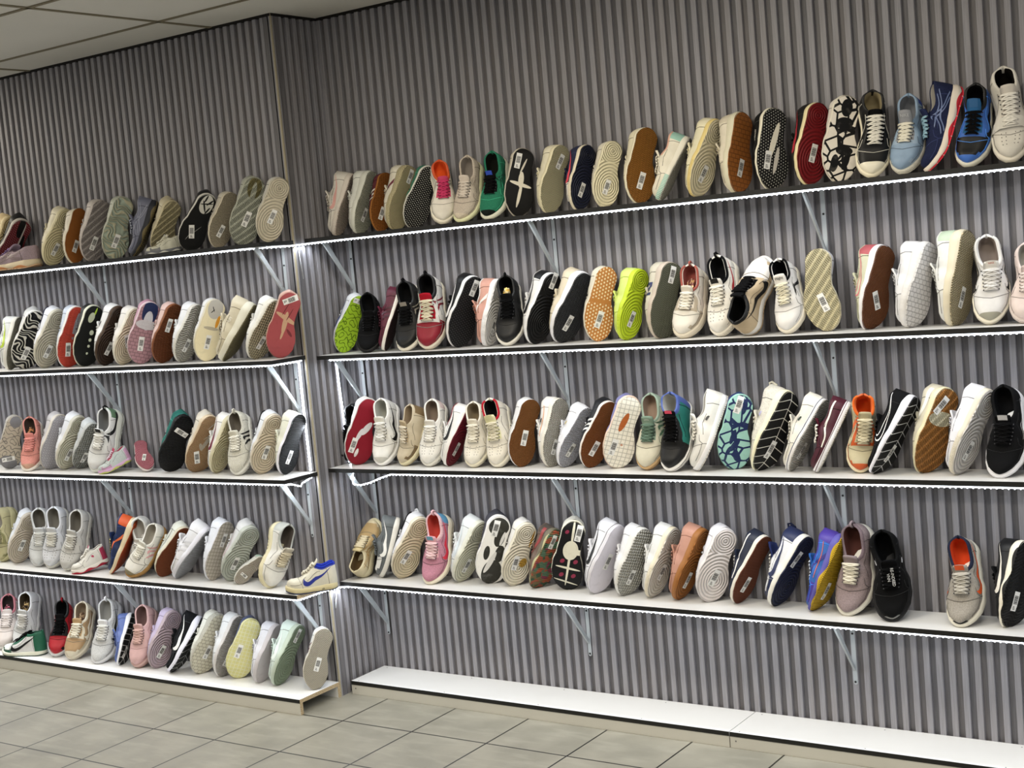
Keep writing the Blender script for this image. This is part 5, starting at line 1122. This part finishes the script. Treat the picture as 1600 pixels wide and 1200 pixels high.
  dict(U='dcdad2', U2='b3b5b0', pan='ch', T='cfc8b8', LC='c9bfa6', LN='57504a', M='d4ccab', MK='', O='c9c09c'),
  'white and silver sneaker with yellowed midsole showing laces to the right, left-wall fourth shelf'),
 ('l4', (-0.3785, -0.375, 0.4628), (0.7481, -0.4223, -0.4595, 0.2256), 0.4976, 'court',
  dict(U='e0e2e0', U2='b9d6cc', pan='h', M='dddcd4', O='a39c90', LC='e2e0d8', B=(0.085, 0, 1.4), zs=0.927),
  'white shoe tipped low with ringed sole showing, beside the yellow-edged one, left fourth shelf'),
 ('l3', (-0.8553, -0.3465, 0.9052), (-0.323, 0.2642, 0.904, 0.0927), 0.5746, 'court',
  dict(U='d6d0ce', M='d9cfcc', MK='', O='9c5c66', B=(0.11, 0, 0.3)),
  'small rose-pink ringed sole on the left-wall third shelf, beside the jet-black sole'),
 ('l5', (-1.9059, -0.3961, 0.0544), (0.3836, 0.384, -0.1456, 0.8271), 0.8793, 'court',
  dict(U='dcd3d0', U2='c27a84', pan='hc', T='d8cfcc', LN='3a3030', M='dcdad6', zs=0.904),
  'white and pink sneaker cut by the left edge on the low plinth'),
 ('l5', (-1.8313, -0.3577, 0.0565), (0.4831, 0.5193, -0.2376, 0.6637), 0.8821, 'mid',
  dict(U='dadbdd', T='d2d3d4', LC='dcdad6', LN='4a3f30', M='d4d4d4', zs=0.904),
  'tall white sneaker behind the green and black lying sneaker, on the plinth'),
 ('l5', (-1.53, -0.3924, 0.0543), (0.4426, 0.3986, -0.1672, 0.7856), 0.823, 'mid',
  dict(U='a81c28', U2='17181b', pan='gec', T='131316', LC='111113', LN='17181b', M='d0cfcf', tab='8c1a24'),
  'red and black sneaker with black laces, on the plinth'),
 ('l5', (-1.4086, -0.4015, 0.0542), (0.5138, 0.3855, -0.2115, 0.7366), 0.8594, 'court',
  dict(U='d8cfba', U2='a88a66', pan='vq', K=[('tick', 'e4ddcb')], T='b39670', LC='ddd6c4', LN='8c7a64', M='d6cebc'),
  'tan and off-white low sneaker with tan suede toe, on the plinth'),
 ('l5', (-1.2395, -0.3877, 0.0488), (0.5044, 0.4247, -0.2597, 0.7055), 0.9446, 'runner',
  dict(U='cfd0d0', knit=1, K=[('tick_small', '17181b'), ('tick', '1e2024')], T='dcdcdc', LC='d4d3cd', LN='8c8a84', M='cfd0d2', tab='e2e2e2', zs=0.88),
  'white knit trainer with small black tick, on the plinth'),
 ('l5', (-1.0885, -0.3969, 0.0719), (0.6177, -0.0749, -0.6684, 0.4075), 0.7803, 'runner',
  dict(U='5c6ea8', M='e0e2e6', O='17181a', O2='d8d8d6', P='seg', B=(0.06, -0.01, 0.0), zs=0.88),
  'blue-edged shoe with black and white segmented sole, partly behind the pink leather shoe'),
 ('l5', (-0.9936, -0.381, 0.0555), (0.5142, 0.3821, -0.2943, 0.7093), 0.8814, 'court',
  dict(U='cba6a4', T='c6a19c', LC='c9a59c', LN='6e5450', M='c0a09a', MK='', O='b08c80', ST='a88482'),
  'blush-pink leather low sneaker, on the plinth'),
 ('l5', (-0.9016, -0.3879, 0.0661), (0.7501, -0.2266, -0.6141, 0.0945), 0.855, 'court',
  dict(U='c0b3cc', M='b3a3a8', O='a3929a', B=(0.085, 0, 0.15)),
  'lilac sneaker with mauve-grey ringed sole, on the plinth'),
 ('l5', (-0.7716, -0.3952, 0.0549), (0.8087, 0.0006, -0.5011, 0.3081), 0.8684, 'runner',
  dict(U='232529', knit=1, K=[('tick', 'e2e2e2')], M='e0e0ec', O='131416', O2='d0d0d0', P='seg'),
  'black shoe with big white tick and white midsole, on the plinth'),
 ('l5', (-0.646, -0.3825, 0.065), (0.7866, -0.2152, -0.5754, 0.0625), 0.8825, 'chunky',
  dict(U='d4d4ca', M='cbc9bc', MK='scale', O='b7b3a0', O2='8c8876', P='blocks', B=(0.11, 0, 0.1), zs=0.88),
  'off-white shoe with stone-coloured broken tread, on the plinth'),
 ('l5', (-0.5214, -0.376, 0.0643), (0.7685, -0.1623, -0.6076, 0.1177), 0.8743, 'court',
  dict(U='d8dadc', M='cbc8c6', MK='blockrib', O='b5b1ac', P='lines', B=(0.085, 0, 0.15), zs=0.951),
  'plain white sneaker with ribbed toe, left of the yellow cloud sole on the plinth'),
 ('l5', (-0.4414, -0.381, 0.0649), (0.734, -0.3487, -0.5743, -0.0994), 0.8585, 'runner',
  dict(U='4a5270', M='cfcc9c', MK='', O='bfbc82', O2='dcdcbc', P='grid', B=(0.135, -0.02, 0.05), zs=0.951),
  'pale yellow block sole with clear strips, on the plinth'),
 ('l5', (-0.2994, -0.3809, 0.0651), (0.7548, -0.1321, -0.6096, 0.2031), 0.8126, 'court',
  dict(U='d3d3da', M='bdb8ba', MK='', O='a8a2a3', P='blank', zs=0.975),
  'lavender-white sneaker with greyish sole, left of the mint one on the plinth'),
 ('l5', (-0.1994, -0.3838, 0.0642), (0.7797, -0.1245, -0.582, 0.1945), 0.8557, 'court',
  dict(U='cbd9d2', K=[('tick', 'dbe4df')], M='b7c3b4', O='76836e', B=(0.24, -0.01, 0.1)),
  'pale mint leather sneaker with sage-green ringed sole, on the plinth'),
 ('l5', (-0.0279, -0.3733, 0.0653), (0.6851, -0.3366, -0.6392, -0.0937), 0.8107, 'skate',
  dict(U='d8d8d4', K=[('two', '5c2c3c')], M='d6cfc0', O='cfc7b4', O2='9c9684', P='zigzag', B=(0.12, 0.0, 0.05)),
  'white shoe with maroon side lines and cream patterned sole, alone at the plinth end'),
 ('l1', (-1.6834, -0.385, 1.7688), (0.9991, 0.0, -0.0, 0.0415), 1.04, 'runner',
  dict(U='a896a0', knit=1, K=[('cross', '8a7a78')], LC='a88fc0', T='9c8aa0', M='d6c8ac', MK='low', M2='c98a5c', O='c9a888', zs=0.88),
  'lilac running shoe lying flat with orange-streaked cream sole, left end of the top shelf'),
 ('l1', (-0.6354, -0.411, 1.7664), (0.8602, 0.0178, -0.0301, 0.5088), 0.493, 'mid',
  dict(U='d0cfbe', U2='77787c', pan='g', LC='d8d6c6', M='6c6e74', MK='low', M2='dcdcd4', O='3a3b40', T='cfccb8'),
  'small white and grey trainer lying flat in front of the beige worn sole'),
 ('l3', (-1.0806, -0.406, 0.8817), (0.832, 0.0847, -0.1325, 0.532), 0.4996, 'mid',
  dict(U='c9d2d0', U2='cfa3c3', pan='hg', T='c25a74', LC='d8c9d6', LN='a83a54', M='c9a3c6', MK='low', M2='b9bf6c', O='b0b85c', knit=1, zs=1.13),
  'small pastel mint and pink trainer with lime sole edge, lying flat on left-wall third shelf'),
 ('l4', (-1.3296, -0.416, 0.4423), (0.8737, 0.0528, -0.0973, 0.4737), 0.5484, 'mid',
  dict(U='dfddd6', M='ded8d0', MK='low', M2='a01f34', O='a01f34', T='dcdad4', badge='e0408c', zs=1.25, LC='e0ddd4', K=[('dot', 'b03a58')], U2='b03a58', pan='h'),
  'white shoe with neon-pink tongue tag and cherry-red sole, lying flat on left-wall fourth shelf'),
 ('l4', (-0.0646, -0.418, 0.4476), (0.9346, 0.0, -0.0, 0.3556), 0.6744, 'mid',
  dict(U='d8d4c4', U2='2b3aa8', pan='c', K=[('tick', '26338c')], T='d2cdbc', LC='d8d3c2', LN='2438a0', collar='2438b0', M='cfc49c', MK='low', M2='c9bd94', O='26304c', MTX='AIR', zs=1.25),
  'white low sneaker with royal-blue tick and collar, lying flat at the left-wall shelf end'),
 ('l5', (-1.8534, -0.446, 0.0592), (0.9917, 0.0, -0.0, 0.1283), 0.8129, 'high',
  dict(U='dcdcdc', U2='1f5c44', pan='gtceh', U3='dfe2dc', pan3='v', T='17181b', LC='131414', LN='17181b', K=[('tick', '17181b')], M='d6d6c6', MK='', O='1f3f36', zs=0.904),
  'green, white and black high sneaker lying flat at the left front of the plinth'),
]
for row, loc, q, k, sty, d, lab in SHOES:
    r_ = build_shoe(loc, q, k, sty, d, lab); r_['group'] = GROUPS[row]

# ---------------- crumpled paper stuffed into some shoes ----------------
def paper(k, cols, label):
    row, loc, q, sc_k, sty, d, lab = SHOES[k]; st = STY[sty]; Q = Quaternion(q); rr_ = random.Random(k)
    bm = bmesh.new(); bmesh.ops.create_icosphere(bm, subdivisions=3, radius=1)
    for v in bm.verts: v.co = v.co * (.62 + .5 * rr_.random()); v.co = Vector((v.co.x * .030, v.co.y * .017, v.co.z * .018))
    zc_ = zm(st, .75) + colz(st, .75) * .55; V = [tuple(Vector(loc) + Q @ (Vector((v.co.x + .72 * L0, v.co.y, v.co.z + zc_)) * sc_k)) for v in bm.verts]; F = [tuple(w_.index for w_ in f.verts) for f in bm.faces]; bm.free()
    c0 = V[0]; V = [tuple(a - b for a, b in zip(v, c0)) for v in V]
    t_ = NT('foil_paper'); t_.out(t_.mix(t_.M('GREATER_THAN', t_.noise(90, 1), .52), lin(cols[0]), lin(cols[1])), .3, .5); t_.b.inputs['Metallic'].default_value = .35
    o = obj('crumpled_paper', V, F, t_.m, smooth=False); o.location = c0; tag(o, label, 'paper', 'paper balls stuffed in shoes')
def idx(part): return [i for i, s_ in enumerate(SHOES) if part in s_[6]][0]
for part, cols, label in [('gold paper', ('d9b45a', 'f0e0b0'), 'crumpled gold paper stuffed in the black shoe on the second shelf'), ('dusty-rose lining', ('c9a070', '6a3a30'), 'crumpled gold-brown paper inside the beige shoe with dusty-rose lining'), ('behind the green and black', ('b59a6a', '3a2c20'), 'patterned brown paper inside the tall white sneaker on the plinth'), ('white and pink sneaker cut', ('a05060', '2a2020'), 'dark reddish paper inside the white and pink sneaker at the left edge'), ('tan suede toe', ('a58a6a', '5a4030'), 'brown patterned paper inside the tan and off-white sneaker'), ('salmon-pink', ('c98a5a', '3a2a20'), 'dark patterned paper inside the salmon-pink trainer')]: paper(idx(part), cols, label)
